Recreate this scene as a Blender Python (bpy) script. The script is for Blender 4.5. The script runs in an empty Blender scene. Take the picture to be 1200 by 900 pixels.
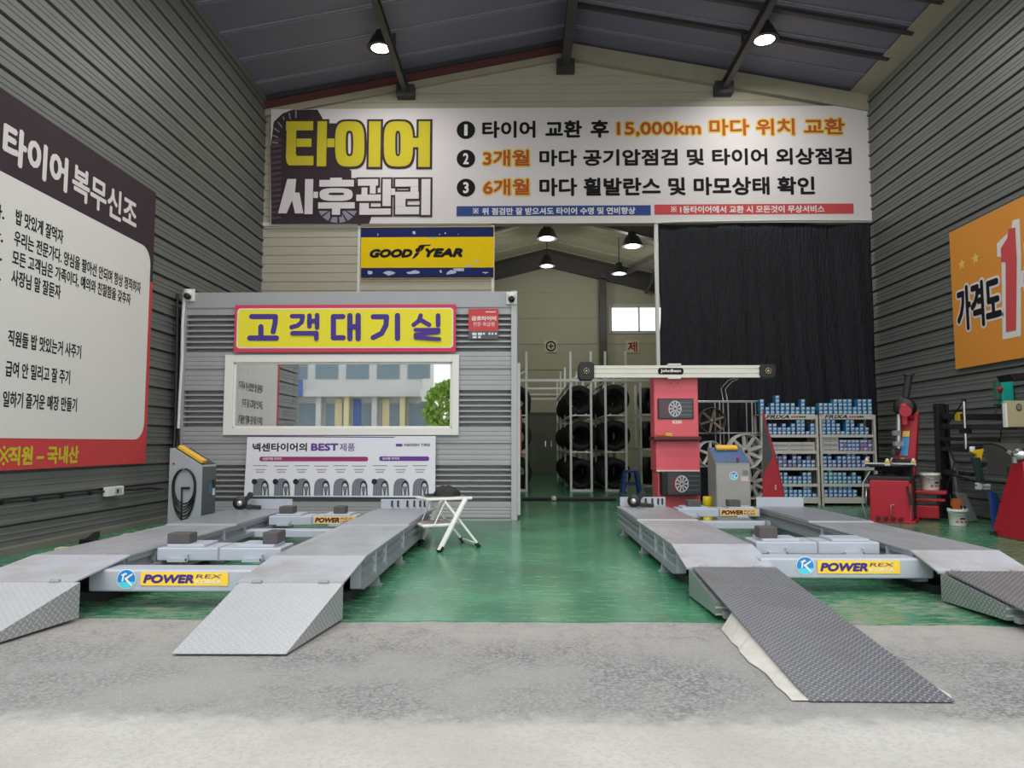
import bpy, math, random
from mathutils import Vector, Matrix
from math import sin, cos, pi, radians, atan, sqrt
random.seed(11)
SC = bpy.context.scene
COL = SC.collection

# ------------------------------------------------------------------ camera, sky, exposure
F, EYE = 870.0, 1.05
TH, PS = atan(70 / F), atan(15 / F)
cd = bpy.data.cameras.new('camera'); cam = bpy.data.objects.new('camera', cd); COL.objects.link(cam)
cd.sensor_width = 36; cd.lens = F / 1200 * 36; cd.clip_end = 300
cam.location = (0, 0, EYE); cam.rotation_euler = (pi / 2 + TH, 0, PS)
SC.camera = cam
SC.view_settings.view_transform = 'Standard'; SC.view_settings.look = 'None'
SC.view_settings.gamma = 1; SC.view_settings.use_curve_mapping = False
SC.view_settings.exposure = 0.0
wd = bpy.data.worlds.new('overcast_sky'); SC.world = wd; wd.use_nodes = True
_b = wd.node_tree.nodes['Background']; _b.inputs[0].default_value = (0.96, 0.98, 1.0, 1); _b.inputs[1].default_value = 1.6
SUN_W = 1.2
sl = bpy.data.lights.new('hazy_sun', 'SUN'); sl.energy = SUN_W; sl.angle = radians(40); sl.color = (1, .98, .95)
so = bpy.data.objects.new('hazy_sun', sl); COL.objects.link(so); so.rotation_euler = (radians(38), 0, radians(-8))
LAMP_W, BACK_W = 60.0, 62.0        # high-bay lamps: front shed, added light in the store room behind
SC.cycles.max_bounces = 8; SC.cycles.diffuse_bounces = 5; SC.cycles.glossy_bounces = 4
SC.cycles.transparent_max_bounces = 12
SC.cycles.use_denoising = True
SC.cycles.sample_clamp_indirect = 6

# ------------------------------------------------------------------ measuring on real planes
_fw = Vector((-sin(PS) * cos(TH), cos(PS) * cos(TH), sin(TH))); _rt = Vector((cos(PS), sin(PS), 0)); _up = _rt.cross(_fw)
def _ray(u, v): return _rt * ((u - 600) / F) + _up * ((450 - v) / F) + _fw
def at(u, v, Y):                      # survey point on a plane of depth Y
    d = _ray(u, v); t = Y / d.y; return Vector((d.x * t, Y, EYE + d.z * t))
def gr(u, v, z=0.0):                  # survey point on a level of height z
    d = _ray(u, v); t = (z - EYE) / d.z; return Vector((d.x * t, d.y * t, z))
def wl(u, v, X):                      # survey point on a side wall
    d = _ray(u, v); t = X / d.x; return Vector((X, d.y * t, EYE + d.z * t))

# ------------------------------------------------------------------ materials
def lin(c):
    c = c / 255.0
    return c / 12.92 if c <= .04045 else ((c + .055) / 1.055) ** 2.4
def rgb(r, g, b): return (lin(r), lin(g), lin(b), 1)
_M = {}
def mat(name, col, rough=.5, metal=0.0, var=.06, scale=6.0, bump=0.0, emit=0.0, spec=.5):
    if name in _M: return _M[name]
    if 'print' in name or 'vinyl' in name or name.startswith('sign_'): rough, spec = max(rough, .75), .15
    m = bpy.data.materials.new(name); m.use_nodes = True; nt = m.node_tree; N = nt.nodes; L = nt.links
    p = N['Principled BSDF']; c = rgb(*col)
    p.inputs['Roughness'].default_value = rough; p.inputs['Metallic'].default_value = metal
    p.inputs['Specular IOR Level'].default_value = spec
    tc = N.new('ShaderNodeTexCoord'); nz = N.new('ShaderNodeTexNoise')
    nz.inputs['Scale'].default_value = scale; nz.inputs['Detail'].default_value = 5
    L.new(tc.outputs['Object'], nz.inputs['Vector'])
    mx = N.new('ShaderNodeMix'); mx.data_type = 'RGBA'
    mx.inputs[6].default_value = tuple(max(0, x * (1 - var * 1.6)) for x in c[:3]) + (1,)
    mx.inputs[7].default_value = tuple(min(1, x * (1 + var * 1.6)) for x in c[:3]) + (1,)
    L.new(nz.outputs['Fac'], mx.inputs[0]); L.new(mx.outputs[2], p.inputs['Base Color'])
    if bump:
        bp = N.new('ShaderNodeBump'); bp.inputs['Strength'].default_value = bump; bp.inputs['Distance'].default_value = .01
        L.new(nz.outputs['Fac'], bp.inputs['Height']); L.new(bp.outputs['Normal'], p.inputs['Normal'])
    if emit:
        p.inputs['Emission Color'].default_value = c; p.inputs['Emission Strength'].default_value = emit
    _M[name] = m; return m

class NG:                             # small node-building helper
    def __init__(s, name):
        s.m = bpy.data.materials.new(name); s.m.use_nodes = True; s.nt = s.m.node_tree
        s.p = s.nt.nodes['Principled BSDF']; _M[name] = s.m
    def n(s, t, **k):
        x = s.nt.nodes.new(t)
        for a, b in k.items(): setattr(x, a, b)
        return x
    def l(s, a, b): s.nt.links.new(a, b)
    def val(s, sock, v):
        if isinstance(v, (int, float)): sock.default_value = v
        else: s.l(v, sock)
    def math(s, op, a, b=0.0, clamp=False):
        x = s.n('ShaderNodeMath', operation=op, use_clamp=clamp); s.val(x.inputs[0], a); s.val(x.inputs[1], b); return x.outputs[0]
    def noise(s, vec, scale, detail=4, rough=.55):
        x = s.n('ShaderNodeTexNoise'); x.inputs['Scale'].default_value = scale; x.inputs['Detail'].default_value = detail
        x.inputs['Roughness'].default_value = rough; s.l(vec, x.inputs['Vector']); return x.outputs['Fac']
    def ramp(s, fac, lo, hi): 
        x = s.n('ShaderNodeMapRange', interpolation_type='SMOOTHSTEP'); s.val(x.inputs[0], fac)
        x.inputs[1].default_value = lo; x.inputs[2].default_value = hi; return x.outputs[0]
    def mix(s, fac, a, b):
        x = s.n('ShaderNodeMix', data_type='RGBA'); s.val(x.inputs[0], fac)
        for i, v in ((6, a), (7, b)):
            if isinstance(v, tuple): x.inputs[i].default_value = v
            else: s.l(v, x.inputs[i])
        return x.outputs[2]
    def pos(s, which='Object'):
        return s.n('ShaderNodeTexCoord').outputs[which]
    def sep(s, v):
        x = s.n('ShaderNodeSeparateXYZ'); s.l(v, x.inputs[0]); return x.outputs
    def mapped(s, v, sc):
        x = s.n('ShaderNodeMapping'); x.inputs['Scale'].default_value = sc; s.l(v, x.inputs['Vector']); return x.outputs[0]
    def bump(s, h, strength, dist=.01):
        x = s.n('ShaderNodeBump'); x.inputs['Strength'].default_value = strength; x.inputs['Distance'].default_value = dist
        s.l(h, x.inputs['Height']); s.l(x.outputs['Normal'], s.p.inputs['Normal'])

def diamond_plate(name, col, col2, cell=.05, rough=.42, metal=.55, plane='xy', dirt=.0):
    g = NG(name); v = g.pos(); X, Y, Z = g.sep(v)
    a, b = (X, Y) if plane == 'xy' else (Y, Z)
    def lozenge(off, flip):
        u = g.math('SUBTRACT', g.math('FRACT', g.math('ADD', g.math('DIVIDE', a, cell), off)), .5)
        w = g.math('SUBTRACT', g.math('FRACT', g.math('ADD', g.math('DIVIDE', b, cell), off)), .5)
        s1 = g.math('ADD', u, w); s2 = g.math('SUBTRACT', u, w)
        if flip: s1, s2 = s2, s1
        d = g.math('ADD', g.math('MULTIPLY', g.math('MULTIPLY', s1, s1), 2.6), g.math('MULTIPLY', g.math('MULTIPLY', s2, s2), 30))
        return g.math('SUBTRACT', 1.0, g.ramp(d, .25, 1.0))
    h = g.math('MAXIMUM', lozenge(0.0, False), lozenge(.5, True))
    nz = g.noise(v, 3.5, 6); fine = g.noise(v, 60, 3)
    c = g.mix(h, rgb(*col), rgb(*col2))
    c = g.mix(g.math('MULTIPLY', g.ramp(nz, .45, .7), dirt), c, rgb(112, 106, 96))
    c = g.mix(g.math('MULTIPLY', fine, .18), c, rgb(90, 90, 92))
    g.l(c, g.p.inputs['Base Color']); g.p.inputs['Metallic'].default_value = metal
    g.l(g.math('ADD', g.math('MULTIPLY', nz, .25), rough - .12), g.p.inputs['Roughness'])
    g.bump(h, .38, .006); return g.m

# ------------------------------------------------------------------ mesh building
class MB:
    def __init__(s): s.v = []; s.f = []; s.mi = []; s.sm = []
    def add(s, vs, fs, m=0, smooth=False):
        o = len(s.v); s.v += [Vector(p) for p in vs]
        for f in fs: s.f.append([o + i for i in f]); s.mi.append(m); s.sm.append(smooth)
        return s
    def box(s, x0, x1, y0, y1, z0, z1, m=0):
        return s.add([(x0,y0,z0),(x1,y0,z0),(x1,y1,z0),(x0,y1,z0),(x0,y0,z1),(x1,y0,z1),(x1,y1,z1),(x0,y1,z1)],
              [(0,3,2,1),(4,5,6,7),(0,1,5,4),(1,2,6,5),(2,3,7,6),(3,0,4,7)], m)
    def hexa(s, b, t, m=0):           # four bottom corners, four top corners, both counter-clockwise from above
        return s.add(list(b) + list(t), [(0,3,2,1),(4,5,6,7),(0,1,5,4),(1,2,6,5),(2,3,7,6),(3,0,4,7)], m)
    def prism(s, pts, vec, m=0, smooth=False):    # closed polygon of 3-D points pushed along vec
        n = len(pts); vec = Vector(vec)
        vs = [Vector(p) for p in pts] + [Vector(p) + vec for p in pts]
        s.add(vs, [tuple(range(n))[::-1], tuple(range(n, 2 * n))], m)
        o = len(s.v) - 2 * n
        for i in range(n):
            j = (i + 1) % n
            s.f.append([o + i, o + j, o + n + j, o + n + i]); s.mi.append(m); s.sm.append(smooth)
        return s
    def sheet(s, prof, vec, m=0):     # open profile of points pushed along vec
        n = len(prof); vec = Vector(vec)
        return s.add([Vector(p) for p in prof] + [Vector(p) + vec for p in prof], [(i, i + 1, n + i + 1, n + i) for i in range(n - 1)], m)
    def bar(s, a, b, w, h=None, m=0, up=(0,0,1)):       # square bar between two points
        a, b = Vector(a), Vector(b); h = h or w; d = (b - a).normalized(); u = Vector(up)
        if abs(d.dot(u)) > .98: u = Vector((0, 1, 0))
        x = d.cross(u).normalized() * (w / 2); y = x.cross(d).normalized() * (h / 2)
        return s.hexa([a - x - y, a + x - y, a + x + y, a - x + y], [b - x - y, b + x - y, b + x + y, b - x + y], m)
    def tube(s, pts, r, n=8, m=0, cap=True):
        pts = [Vector(p) for p in pts]; rr = r if isinstance(r, (list, tuple)) else [r] * len(pts)
        vs, fs = [], []; prev = None
        for i, p in enumerate(pts):
            d = (pts[min(i + 1, len(pts) - 1)] - pts[max(i - 1, 0)]).normalized()
            u = prev if prev is not None else (Vector((0,0,1)) if abs(d.z) < .9 else Vector((1,0,0)))
            x = (u - d * u.dot(d))
            if x.length < 1e-4: x = d.orthogonal()
            x.normalize(); prev = x; y = d.cross(x)
            for k in range(n): vs.append(p + (x * cos(2*pi*k/n) + y * sin(2*pi*k/n)) * rr[i])
        for i in range(len(pts) - 1):
            for k in range(n): fs.append((i*n+k, i*n+(k+1)%n, (i+1)*n+(k+1)%n, (i+1)*n+k))
        s.add(vs, fs, m, True)
        if cap: s.add(vs[:n], [tuple(range(n))[::-1]], m); s.add(vs[-n:], [tuple(range(n))], m)
        return s
    def lathe(s, prof, c=(0,0,0), axis='z', n=24, m=0, smooth=True, closed=False):   # prof of (radius, along)
        vs, fs = [], []; c = Vector(c)
        for r, h in prof:
            for k in range(n):
                a = 2*pi*k/n; x, y = r*cos(a), r*sin(a)
                vs.append(c + (Vector((x, y, h)) if axis == 'z' else Vector((x, h, -y)) if axis == 'y' else Vector((h, x, y))))
        L = len(prof)
        for i in range(L if closed else L - 1):
            j = (i + 1) % L
            for k in range(n): fs.append((i*n+k, i*n+(k+1)%n, j*n+(k+1)%n, j*n+k))
        s.add(vs, fs, m, smooth)
        if not closed:
            if prof[0][0] > 1e-5: s.add(vs[:n], [tuple(range(n))[::-1]], m)
            if prof[-1][0] > 1e-5: s.add(vs[-n:], [tuple(range(n))], m)
        return s
    def poly(s, pts, m=0): return s.add(pts, [tuple(range(len(pts)))], m)
    def xf(s, M, start=0):
        for i in range(start, len(s.v)): s.v[i] = M @ s.v[i]
        return s
    def build(s, name, mats, parent=None, local=False, bevel=0.0, solid=0.0):
        if not isinstance(mats, (list, tuple)): mats = [mats]
        vs = s.v
        if parent is not None and not local:
            o = Vector(); q = parent
            while q is not None: o += q.location; q = q.parent
            vs = [v - o for v in vs]; loc = Vector()
        elif parent is None and not local:
            lo = Vector((min(v.x for v in vs), min(v.y for v in vs), min(v.z for v in vs))); hi = Vector((max(v.x for v in vs), max(v.y for v in vs), max(v.z for v in vs)))
            loc = Vector(((lo.x+hi.x)/2, (lo.y+hi.y)/2, lo.z)); vs = [v - loc for v in vs]
        else: loc = Vector()
        me = bpy.data.meshes.new(name); me.from_pydata([tuple(v) for v in vs], [], s.f)
        for k in mats: me.materials.append(k)
        me.polygons.foreach_set('material_index', s.mi); me.polygons.foreach_set('use_smooth', s.sm); me.update()
        ob = bpy.data.objects.new(name, me); COL.objects.link(ob); ob.location = loc
        if parent is not None: ob.parent = parent
        if bevel:
            b = ob.modifiers.new('edge', 'BEVEL'); b.width = bevel; b.segments = 2; b.limit_method = 'ANGLE'; b.angle_limit = radians(40)
        if solid:
            b = ob.modifiers.new('thick', 'SOLIDIFY'); b.thickness = solid; b.offset = 0
        return ob

def tag(o, label=None, cat=None, group=None, kind=None):
    for k, v in (('label', label), ('category', cat), ('group', group), ('kind', kind)):
        if v: o[k] = v
    return o
def thing(name, label, cat, loc=(0,0,0), rz=0.0, group=None):
    o = bpy.data.objects.new(name, None); COL.objects.link(o); o.location = loc; o.rotation_euler.z = rz; o.empty_display_size = .1
    return tag(o, label, cat, group)
def dup(root, loc=None, rz=None, label=None, group=None):
    def cp(o, par):
        c = o.copy(); COL.objects.link(c)
        if par is not None: c.parent = par
        for ch in o.children: cp(ch, c)
        return c
    r = cp(root, None)
    if loc is not None: r.location = loc
    if rz is not None: r.rotation_euler.z = rz
    if label: r['label'] = label
    if group: r['group'] = group
    return r
def struct(o): o['kind'] = 'structure'; return o

# ------------------------------------------------------------------ lettering
_T = {}
def glyphs(body, off=0.0, shear=0.0, res=3):
    k = (body, off, shear)
    if k in _T: return _T[k]
    cu = bpy.data.curves.new('lettering', 'FONT'); cu.body = body; cu.size = 1; cu.resolution_u = res; cu.offset = off; cu.shear = shear
    ob = bpy.data.objects.new('lettering', cu); COL.objects.link(ob)
    dg = bpy.context.evaluated_depsgraph_get(); dg.update()
    me = bpy.data.meshes.new_from_object(ob.evaluated_get(dg))
    vs = [(v.co.x, v.co.y) for v in me.vertices]; fs = [tuple(p.vertices) for p in me.polygons]
    bpy.data.objects.remove(ob); bpy.data.meshes.remove(me); bpy.data.curves.remove(cu)
    _T[k] = (vs, fs); return _T[k]
def word_spans(body):                 # where each word of a line begins and ends
    vs, fs = glyphs(body, 0.0, 0.0); iv = sorted((min(vs[i][0] for i in f), max(vs[i][0] for i in f)) for f in fs); out = [list(iv[0])]
    for a, b in iv[1:]:
        if a - out[-1][1] > .17: out.append([a, b])
        else: out[-1][1] = max(out[-1][1], b)
    return [(a - .02, b + .02) for a, b in out]
class Face:                           # a flat face one can write on: origin, right, up; d = distance off the face
    def __init__(s, o, U, V): s.o = Vector(o); s.U = Vector(U).normalized(); s.V = Vector(V).normalized(); s.N = s.U.cross(s.V)
    def p(s, x, y, d=0.0): return s.o + s.U * x + s.V * y + s.N * d
    def uv(s, P): q = P - s.o; return (q.dot(s.U), q.dot(s.V))
    def text(s, mb, body, x0, y0, x1, y1, d, m=0, off=.02, shear=0.0, outline=None, om=1, only=None):
        vs, fs = glyphs(body, 0.0, shear)
        ax, bx = min(v[0] for v in vs), max(v[0] for v in vs); ay, by = min(v[1] for v in vs), max(v[1] for v in vs)
        kx, ky = (x1 - x0) / (bx - ax), (y1 - y0) / (by - ay)
        if only: fs = [f for f in fs if only[0] <= sum(vs[i][0] for i in f) / len(f) <= only[1]]
        ks = min(kx, ky)              # weight: a few copies of the outline spread by the pen radius, each on its own film
        x0 += off * ks; y0 += off * ks; kx -= 2 * off * ks / (bx - ax); ky -= 2 * off * ks / (by - ay)
        def lay(r, n, dd, mm):
            for k in range(n):
                ox, oy = r * ks * cos(2*pi*k/n + .4), r * ks * sin(2*pi*k/n + .4)
                mb.add([s.p(x0 + ox + (x - ax) * kx, y0 + oy + (y - ay) * ky, dd - .0003 * k) for x, y in vs], fs, mm)
        if outline: lay(off + outline, 12, d, om); d += .0042
        lay(off, 6 if off > .012 else 1, d, m)
    def rect(s, mb, x0, y0, x1, y1, d, m=0): mb.poly([s.p(x0,y0,d), s.p(x1,y0,d), s.p(x1,y1,d), s.p(x0,y1,d)], m)
    def poly(s, mb, pts, d, m=0): mb.poly([s.p(x, y, d) for x, y in pts], m)
    def disc(s, mb, x, y, rx, ry, d, m=0, n=24, a0=0, a1=2*pi):
        mb.poly([s.p(x + rx*cos(a0+(a1-a0)*k/n), y + ry*sin(a0+(a1-a0)*k/n), d) for k in range(n if a1-a0 > 6.2 else n+1)], m)
    def stroke(s, mb, pts, w, d, m=0, rnd=True):
        for i in range(len(pts) - 1):
            (ax, ay), (bx, by) = pts[i], pts[i+1]; l = sqrt((bx-ax)**2 + (by-ay)**2) or 1e-6
            nx, ny = -(by-ay)/l*w/2, (bx-ax)/l*w/2
            s.poly(mb, [(ax-nx, ay-ny), (bx-nx, by-ny), (bx+nx, by+ny), (ax+nx, ay+ny)], d + i*.0004, m)
        if rnd:
            for k, (x, y) in enumerate(pts): s.disc(mb, x, y, w/2, w/2, d + .0018 + k*.0004, m, 14)
    def slab(s, mb, x0, y0, x1, y1, d0, d1, m=0):
        mb.hexa([s.p(x0,y0,d0), s.p(x1,y0,d0), s.p(x1,y1,d0), s.p(x0,y1,d0)], [s.p(x0,y0,d1), s.p(x1,y0,d1), s.p(x1,y1,d1), s.p(x0,y1,d1)], m)
# ------------------------------------------------------------------ shared materials
XL, XR, YB, YF, YFAR = -4.95, 6.45, 13.7, 4.5, 25.6
RIDGE_X, EAVE, RIDGE = .8, 7.62, 8.70
m_steel = mat('grey_steel_deck', (150,154,160), .34, .35, .05, 9)
m_paint = mat('light_grey_blue_paint', (176,182,192), .42, .05, .04, 5)
m_side = mat('grey_side_paint', (138,143,148), .5, .05, .07, 8)
m_dark = mat('dark_frame_paint', (44,46,48), .6, .1, .1, 8)
m_black = mat('black_plastic', (22,22,24), .45, 0, .1, 12)
m_rubber = mat('black_rubber', (28,28,30), .8, 0, .12, 16, .2)
m_block = mat('worn_grey_rubber', (82,79,78), .85, 0, .12, 20, .2)
m_white = mat('white_paint', (226,226,222), .45, 0, .03, 5)
m_chrome = mat('chrome', (205,207,210), .18, .95, .03, 5)
m_alu = mat('brushed_aluminium', (198,200,202), .35, .7, .05, 14)
m_red = mat('red_machine_paint', (178,30,48), .36, 0, .06, 4)
m_yellow = mat('yellow_plastic', (226,176,52), .45, 0, .05, 8)
m_ink = mat('black_print', (34,31,33), .6, 0, .0)
m_wink = mat('white_print', (232,230,228), .6, 0, .0)
m_cream = mat('cream_siding', (186,180,160), .55, 0, .05, 2.5)
m_creamd = mat('cream_trim_aged', (168,161,140), .55, 0, .12, 3)
m_grey_wall = mat('grey_corrugated_steel', (112,114,110), .5, .1, .06, 2.2)
m_roof = mat('dark_slate_roof_sheet', (122,121,140), .5, 0, .05, 2)
m_beam = mat('charcoal_beam_paint', (66,64,66), .5, .1, .1, 6)
m_maroon = mat('maroon_primer', (98,52,50), .6, 0, .12, 5)
m_store_wall = mat('store_room_panel', (178,176,154), .55, 0, .05, 2)
m_glass = mat('frosted', (220,224,226), .2)
def clear_glass(name, refl, tint):
    g = NG(name); nt = g.nt; out = nt.nodes['Material Output']
    gl = g.n('ShaderNodeBsdfGlossy'); gl.inputs['Roughness'].default_value = .015; gl.inputs['Color'].default_value = (1,1,1,1)
    tr = g.n('ShaderNodeBsdfTransparent'); tr.inputs['Color'].default_value = tint
    mx = g.n('ShaderNodeMixShader'); lw = g.n('ShaderNodeLayerWeight'); lw.inputs['Blend'].default_value = .3
    f = g.math('ADD', g.math('MULTIPLY', lw.outputs['Fresnel'], .5), refl, True)
    g.l(f, mx.inputs[0]); g.l(tr.outputs[0], mx.inputs[1]); g.l(gl.outputs[0], mx.inputs[2]); g.l(mx.outputs[0], out.inputs['Surface'])
    return g.m
m_pane = clear_glass('reflective_window_glass', .56, (.78,.86,.84,1))
m_pane2 = clear_glass('window_glass', .05, (.95,.97,.96,1))

# ------------------------------------------------------------------ ground and floor
g = NG('asphalt_and_concrete_apron'); v = g.pos('Object'); X, Y, Z = g.sep(v)
n1 = g.noise(v, 1.1, 6, .6); n2 = g.noise(v, 55, 3); n3 = g.noise(v, 9, 5, .65); n4 = g.noise(v, 130, 2)
edge = g.math('ADD', Y, g.math('MULTIPLY', g.math('SUBTRACT', n3, .5), .35))
lightc = g.math('SUBTRACT', 1.0, g.ramp(edge, 2.82, 3.06))
c = g.mix(g.ramp(n2, .35, .68), rgb(104,103,103), rgb(150,149,147))
c = g.mix(g.ramp(n1, .35, .65), c, rgb(146,145,143))
c = g.mix(g.ramp(n4, .62, .72), c, rgb(188,186,180))
conc = g.mix(g.ramp(n1, .3, .7), rgb(176,173,166), rgb(192,190,184))
conc = g.mix(g.math('MULTIPLY', g.ramp(n2, .4, .7), .35), conc, rgb(140,138,134))
c = g.mix(g.math('MULTIPLY', lightc, .85), c, conc)
dust = g.math('MULTIPLY', g.ramp(Y, 3.7, 4.3), g.ramp(n3, .3, .6))
c = g.mix(g.math('MULTIPLY', dust, .6), c, rgb(165,160,152))
g.l(c, g.p.inputs['Base Color']); g.p.inputs['Roughness'].default_value = .88
g.bump(g.math('ADD', g.math('MULTIPLY', n2, .6), g.math('MULTIPLY', n4, .5)), .55, .008)
mb = MB(); mb.poly([(-45,-45,-.006),(45,-45,-.006),(45,60,-.006),(-45,60,-.006)])
o = mb.build('ground', g.m, local=True); struct(o)

g = NG('green_epoxy_floor'); v = g.pos('Object'); X, Y, Z = g.sep(v)
n1 = g.noise(v, .9, 6, .6); n2 = g.noise(g.mapped(v, (3,9,1)), 2.0, 6, .65); n3 = g.noise(v, 40, 3)
c = g.mix(g.ramp(n1, .3, .7), rgb(46,108,78), rgb(72,144,106))
c = g.mix(g.math('MULTIPLY', g.ramp(n2, .5, .72), .45), c, rgb(120,168,132))
def band(a, b, lo, hi):               # worn concrete showing through between two x lines
    return g.math('MULTIPLY', g.ramp(X, a, a + .5), g.math('SUBTRACT', 1.0, g.ramp(X, b - .5, b)))
front = g.math('SUBTRACT', 1.0, g.ramp(g.math('ADD', Y, g.math('MULTIPLY', n2, .5)), 4.85, 5.5))
lifts = g.math('MAXIMUM', band(-5.2, -.55, 0, 0), band(1.0, 6.8, 0, 0))
worn = g.math('MULTIPLY', lifts, g.math('SUBTRACT', 1.0, g.ramp(Y, 4.9, 6.6)))
wear = g.math('ADD', g.math('MULTIPLY', worn, .265), g.math('ADD', g.math('MULTIPLY', n2, .5), g.math('MULTIPLY', n1, .35)))
side = g.math('ADD', g.math('MULTIPLY', lifts, .42), g.math('MULTIPLY', n2, .5))
w = g.math('MAXIMUM', g.ramp(wear, .64, .80), g.math('MULTIPLY', g.ramp(side, .66, .8), .75))
c = g.mix(w, c, g.mix(n3, rgb(132,126,112), rgb(156,151,138)))
g.l(c, g.p.inputs['Base Color'])
g.l(g.math('ADD', g.math('MULTIPLY', w, .35), g.math('ADD', .13, g.math('MULTIPLY', n2, .2))), g.p.inputs['Roughness'])
g.p.inputs['Specular IOR Level'].default_value = .55
g.bump(n2, .035, .01)
front_edge = [(-5.4, 4.62)]
x = -5.2
while x < 6.9:
    front_edge.append((x, 4.5 + (-.04 if x > 2 else .04 if x < -1.2 else 0) + random.uniform(-.022, .022))); x += .16
mb = MB(); pts = [(a, b, 0) for a, b in front_edge] + [(6.9, 26.2, 0), (-5.4, 26.2, 0)]
mb.poly(pts); mb.poly([(a, b, -.05) for a, b, _ in pts][::-1])
n = len(pts); mb.add(pts + [(a, b, -.05) for a, b, _ in pts], [(i, n + i, n + (i+1) % n, (i+1) % n) for i in range(n)])
o = mb.build('floor', g.m, local=True); struct(o)

# ------------------------------------------------------------------ corrugated side walls
def rib_profile(z0, z1, pitch=.255):
    pr = []; z = z0
    while z < z1:
        for dz, d in ((0,0),(.002,-.04),(.022,-.04),(.026,.026),(.058,.026),(.068,0),(.118,0),(.123,.007),(.135,.007),(.140,0),(.176,0),(.181,.007),(.193,.007),(.198,0)):
            if z + dz <= z1: pr.append((d, z + dz))
        z += pitch
    pr.append((0, z1)); return pr
for nm, X, s in (('wall_left', XL, 1), ('wall_right', XR, -1)):
    pr = rib_profile(0, EAVE + .05)
    mb = MB(); mb.sheet([(X + s * d, YF, z) for d, z in pr], (0, YB - YF + .3, 0))
    mb.box(min(X - s*.06, X - s*.16), max(X - s*.06, X - s*.16), YF, YFAR + .3, -.02, EAVE + .05)
    struct(mb.build(nm, m_grey_wall, local=True))
mb = MB(); mb.box(XL, XL + .10, 5.2, YB, 0, .07)
struct(mb.build('baseboard_left', mat('concrete_curb', (120,120,108), .8, 0, .1, 6), local=True))

# roof of the front shed: two slopes of seamed sheet
def roof_z(x): return RIDGE - (RIDGE - EAVE) * abs(x - RIDGE_X) / (RIDGE_X - XL if x < RIDGE_X else XR - RIDGE_X)
mb = MB(); seam = MB()
for xa, xb in ((XL - .1, RIDGE_X), (RIDGE_X, XR + .1)):
    za, zb = roof_z(max(xa, XL)), roof_z(min(xb, XR))
    mb.hexa([(xa,YF-.3,za),(xb,YF-.3,zb),(xb,YB+.2,zb),(xa,YB+.2,za)], [(xa,YF-.3,za+.12),(xb,YF-.3,zb+.12),(xb,YB+.2,zb+.12),(xa,YB+.2,za+.12)])
    y = 13.0
    while y > YF:
        for dy in (0, .055):
            seam.bar((xa, y + dy, za - .012), (xb, y + dy, zb - .012), .018, .024)
        y -= .82
struct(mb.build('ceiling', m_roof, local=True)); struct(seam.build('trim_10', mat('roof_seam_grey', (150,150,162), .45), local=True))
# eave trims
mb = MB(); mb.box(XL, XL + .05, YF, YB, EAVE - .10, EAVE + .02)
struct(mb.build('trim_1', m_grey_wall, local=True))
mb = MB(); mb.hexa([(XR-.32,YF,EAVE+.03),(XR,YF,EAVE-.06),(XR,YB,EAVE-.06),(XR-.32,YB,EAVE+.03)], [(XR-.32,YF,EAVE+.05),(XR,YF,EAVE-.03),(XR,YB,EAVE-.03),(XR-.32,YB,EAVE+.05)])
struct(mb.build('trim_2', m_creamd, local=True))
# heavier sheet laps on the right slope
mb = MB()
for y in (12.35, 11.55, 10.7):
    mb.bar((RIDGE_X, y, RIDGE - .03), (XR - .2, y, roof_z(XR - .2) - .03), .09, .05)
struct(mb.build('trim_3', m_beam, local=True))

# ------------------------------------------------------------------ gable wall: cream siding round a wide opening
OX0, OX1, OZ = at(579, 300, YB).x, at(768, 300, YB).x, at(600, 263, YB).z
def siding(mb, x0, x1, z0, z1, y, pitch=.17):
    z = z0; pr = []
    while z < z1 - .02:
        t = min(z + pitch, z1)
        pr += [(0, y, z), (0, y - .016, z + .012), (0, y - .016, t - .012), (0, y, t)]; z += pitch
    mb.sheet([(x0, a, b) for _, a, b in pr], (x1 - x0, 0, 0))
mb = MB()
siding(mb, XL, OX0, 0, OZ, YB)
z = OZ
while z < RIDGE - .05:                # the boards shorten towards the ridge
    k = (RIDGE - max(z + .17, EAVE)) / (RIDGE - EAVE); xa = RIDGE_X - (RIDGE_X - XL) * k; xb = RIDGE_X + (XR - RIDGE_X) * k
    mb.sheet([(xa, YB, z), (xa, YB - .016, z + .012), (xa, YB - .016, z + .158), (xa, YB, z + .17)], (xb - xa, 0, 0)); z += .17
mb.box(XL, OX0, YB + .002, YB + .15, 0, OZ)
mb.box(XL, XR, YB + .002, YB + .15, OZ, EAVE)
mb.prism([(XL, YB + .002, EAVE), (XR, YB + .002, EAVE), (RIDGE_X, YB + .002, RIDGE)], (0, .148, 0))
struct(mb.build('wall_back', m_cream, local=True))
mb = MB(); w = .05
for x in (OX0 - .025, at(421, 300, YB).x): mb.box(x - w/2, x + w/2, YB - .04, YB + .02, 2.9, OZ + .02)
mb.box(XL, OX0, YB - .04, YB, OZ - .02, OZ + .05)
struct(mb.build('trim_4', m_white, local=True))
# rafters in front of the gable
yr = YB - .14
def rafter(nm, xa, xb, up0, up1, m, y0=yr, y1=YB - .02):
    za, zb = roof_z(xa), roof_z(xb); mb = MB()
    mb.hexa([(xa,y0,za-up1),(xb,y0,zb-up1),(xb,y1,zb-up1),(xa,y1,za-up1)], [(xa,y0,za-up0),(xb,y0,zb-up0),(xb,y1,zb-up0),(xa,y1,za-up0)])
    struct(mb.build(nm, m, local=True))
rafter('trim_5', XL, RIDGE_X - .05, .08, .21, m_maroon); rafter('trim_6', XL, RIDGE_X - .05, .21, .34, m_creamd, yr + .05)
rafter('trim_7', RIDGE_X + .05, XR, .04, .35, m_creamd)
rafter('trim_8', XL, RIDGE_X - .05, 0, .08, m_beam, yr - .05)
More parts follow.
